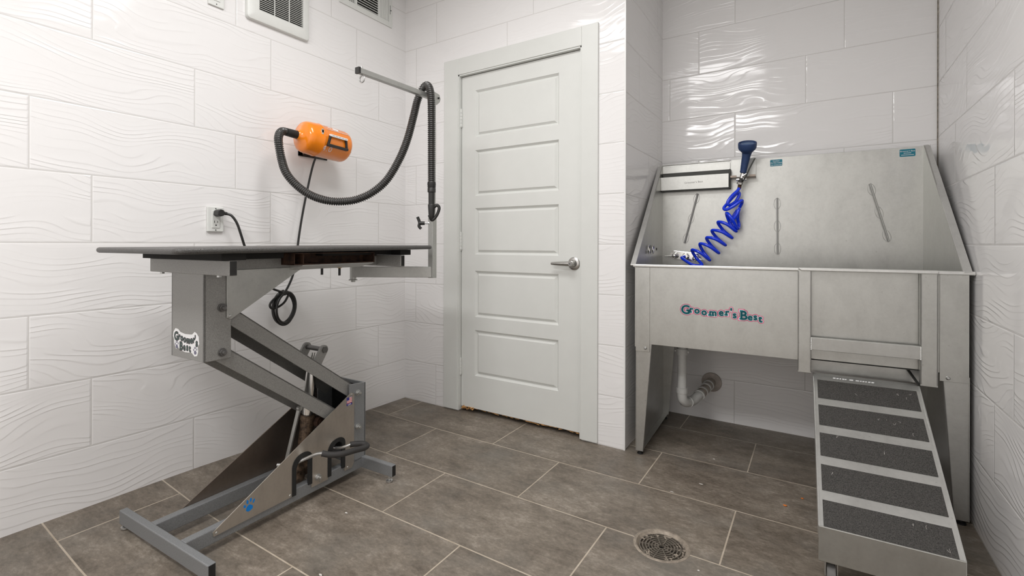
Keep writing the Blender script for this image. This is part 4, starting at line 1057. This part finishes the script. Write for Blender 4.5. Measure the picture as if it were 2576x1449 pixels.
B().rod(trap, .098, 18).build('trap_bend', 'pvc', dp, smooth=True)
B().rod([V4(-2.09, 10.90, .78), V4(-2.05, 11.1, .82), V4(-2.02, 11.4, .85), V4(-2.01, 11.68, .86)], .100, 18).build('wall_tube', 'pvc_dirty', dp, smooth=True)
b = B()
for y, z, x in ((10.84, .765, -2.11), (11.0, .80, -2.07), (11.2, .835, -2.04), (11.40, .85, -2.02)):
    B().cyl(V4(x, y - .02, z - .004), V4(x, y + .02, z + .004), .118, .118, 20).build('coupling', 'pvc', dp, smooth=True)
B().cyl(V4(-2.24, 10.42, .705), V4(-2.23, 10.455, .702), .112, .112, 20).build('coupling', 'pvc', dp, smooth=True)
B().cyl(V4(-2.0, 11.64, .86), V4(-2.0, 11.69, .86), .215, .215, 28).build('wall_escutcheon', 'pvc_dirty', dp, bev=.008)

# ------------------------------------------------------------------ loading ramp
rp = tubthing('loading_ramp', 'stainless pull-out ramp with five black grip strips leading up to the bath', 'ramp', 3.52, -1.2, 0)
X = lambda x: x - 3.52; Y = lambda y: y + 1.2
def RP(x, s_, lift=0):
    # s_: distance down the slope
    dy, dz = -2.39, -1.23; n_ = math.hypot(dy, dz); y = -.035 + dy / n_ * s_; z = 1.925 + dz / n_ * s_
    return Vector((X(x), Y(y) + lift * (-dz / n_) * -1 * -1 * 0 + lift * (dz / n_) * 1, z + lift * (-dy / n_)))
Ls = math.hypot(2.39, 1.23)
def xw(s_, side): # plan width tapers a hair towards the foot
    f_ = s_ / Ls; return (2.866 - .045 * f_) if side == 0 else (4.188 - .065 * f_)
b = B()
def slab(b, a, c, xa0, xa1, xc0, xc1, l0, l1):
    vs = [b.bm.verts.new(v) for v in (RP(xa0, a, l0), RP(xa1, a, l0), RP(xc1, c, l0), RP(xc0, c, l0), RP(xa0, a, l1), RP(xa1, a, l1), RP(xc1, c, l1), RP(xc0, c, l1))]
    for f in ((3, 2, 1, 0), (4, 5, 6, 7), (0, 1, 5, 4), (1, 2, 6, 5), (2, 3, 7, 6), (3, 0, 4, 7)): b.bm.faces.new([vs[i] for i in f])
slab(b, 0, Ls, xw(0, 0), xw(0, 1), xw(Ls, 0), xw(Ls, 1), -.025, 0)
deck = b.build('deck', 'steel_light', rp, bev=.004)
b = B()
for sd in (0, 1):
    o = .0 if sd == 0 else -.02
    slab(b, 0, Ls, xw(0, sd) + o, xw(0, sd) + o + .02, xw(Ls, sd) + o, xw(Ls, sd) + o + .02, -.20, .006)
b.build('side_rail', 'steel_light', rp, bev=.003)
yb = -.035 - 2.39
B().box(X(xw(Ls, 0)), X(xw(Ls, 1)), Y(yb) - .012, Y(yb) + .006, .295, .705).build('front_fascia', 'steel', rp, bev=.008)
pads = [(.124, .53), (.676, 1.077), (1.228, 1.63), (1.777, 2.176), (2.318, 2.690)]
for a, c in pads:
    b = B(); slab(b, a, c, xw(a, 0) + .052, xw(a, 1) - .055, xw(c, 0) + .052, xw(c, 1) - .055, .0, .006)
    pd = b.build('grip_strip', 'grip', rp)
rn = random.Random(9); b = B()
for (s_, x) in [(.80, 3.62), (.86, 3.78), (.82, 3.84), (.78, 3.70), (.25, 3.9), (.3, 4.0), (.22, 4.05), (1.0, 3.95), (2.4, 3.75), (2.38, 3.85), (2.6, 4.0), (1.25, 3.1), (.35, 3.4), (1.9, 3.0), (1.4, 3.6)]:
    p_ = [RP(x + rn.uniform(-.02, .02), s_ + rn.uniform(-.03, .03), .008) for _ in range(3)]; b.tube(catmull(p_, 4), .0011, 5)
hr = b.build('stray_hairs', 'lint', rp); hr['kind'] = 'stuff'
b = B()
for k, (x, w_) in enumerate([(3.13, .035), (3.175, .03), (3.215, .02), (3.25, .03), (3.285, .02), (3.34, .05), (3.42, .045), (3.475, .02), (3.505, .025), (3.54, .02), (3.575, .03), (3.615, .035)]):
    slab(b, .032, .05, x, x + w_, x - .004, x + w_ - .006, 0, .003)
b.build('worn_lettering', 'white_vinyl', deck, label='worn white lettering at the top edge')
B().box(X(2.87), X(4.18), Y(-.03), Y(.20), 1.87, 1.90).build('top_hinge_plate', 'galv', rp)
b = B(); b.beam((X(4.10), Y(.28), 2.10), (X(4.19), Y(-.02), 1.93), .03, .02); b.build('hinge_link', 'steel_dark', rp)
for x in (2.955, 4.02):
    b = B(); yy = Y(-2.26)
    cs = B().box(X(x) - .075, X(x) + .075, yy - .10, yy + .06, .275, .295).box(X(x) - .066, X(x) - .054, yy - .08, yy + .03, .08, .28).box(X(x) + .054, X(x) + .066, yy - .08, yy + .03, .08, .28).build('caster_fork', 'zinc', rp, bev=.003)
    B().cyl((X(x) - .045, yy - .03, .105), (X(x) + .045, yy - .03, .105), .105, .105, 24).build('caster_wheel', 'wheel', cs, bev=.012, smooth=True)
    b.bm.free()
# legs under the ramp deck sides keep the foot of the deck on its casters
B().box(X(2.84), X(4.13), Y(-2.40), Y(-2.12), .295, .31).build('caster_plate', 'galv', rp)

# ------------------------------------------------------------------ crumbs and lint on the floor
def crumb(name, x, y, r, mat, lab, cat, grp=None, sc=(1.4, .8, .5), seed=0):
    rn = random.Random(seed); b = B(); b.sphere((x, y, r * sc[2]), r, 8, sc)
    for v in b.bm.verts: v.co += Vector((rn.uniform(-1, 1), rn.uniform(-1, 1), 0)) * r * .25
    return tag(b.build(name, mat, off=(x, y, 0)), lab, cat, grp)
crumb('crumb', -.385, 8.413, .021, 'orange_bit', 'orange crumb on the floor tile left of the ramp, the nearer of two', 'crumb', 'orange crumbs on the floor', seed=1)
crumb('crumb', -.17, 8.796, .016, 'orange_bit', 'orange crumb on the floor tile left of the ramp, the one closest to it', 'crumb', 'orange crumbs on the floor', seed=2)
crumb('lint_fleck', -1.608, 8.42, .018, 'lint', 'pale lint fleck on the dark tile before the bath', 'lint', 'pale lint flecks', (2, .6, .3), 3)
crumb('lint_fleck', -1.95, 7.90, .016, 'lint', 'pale lint fleck on the grout line short of the bath', 'lint', 'pale lint flecks', (2.2, .5, .3), 4)
crumb('lint_fleck', -1.59, 9.53, .018, 'lint', 'tiny white fleck on the tile under the bath', 'lint', 'pale lint flecks', (1.2, .8, .3), 5)
crumb('lint_fleck', -1.20, 6.164, .014, 'lint', 'tiny white fleck on the tile right of the floor drain', 'lint', 'pale lint flecks', (1, 1, .4), 6)
crumb('lint_fleck', -5.86, 4.66, .018, 'lint', 'white fleck on the tile beside the table base rail', 'lint', 'pale lint flecks', (1.6, .7, .4), 7)
crumb('lint_fleck', -5.02, 3.62, .018, 'lint', 'white fleck on the open tile in front of the table', 'lint', 'pale lint flecks', (1.6, .6, .4), 8)
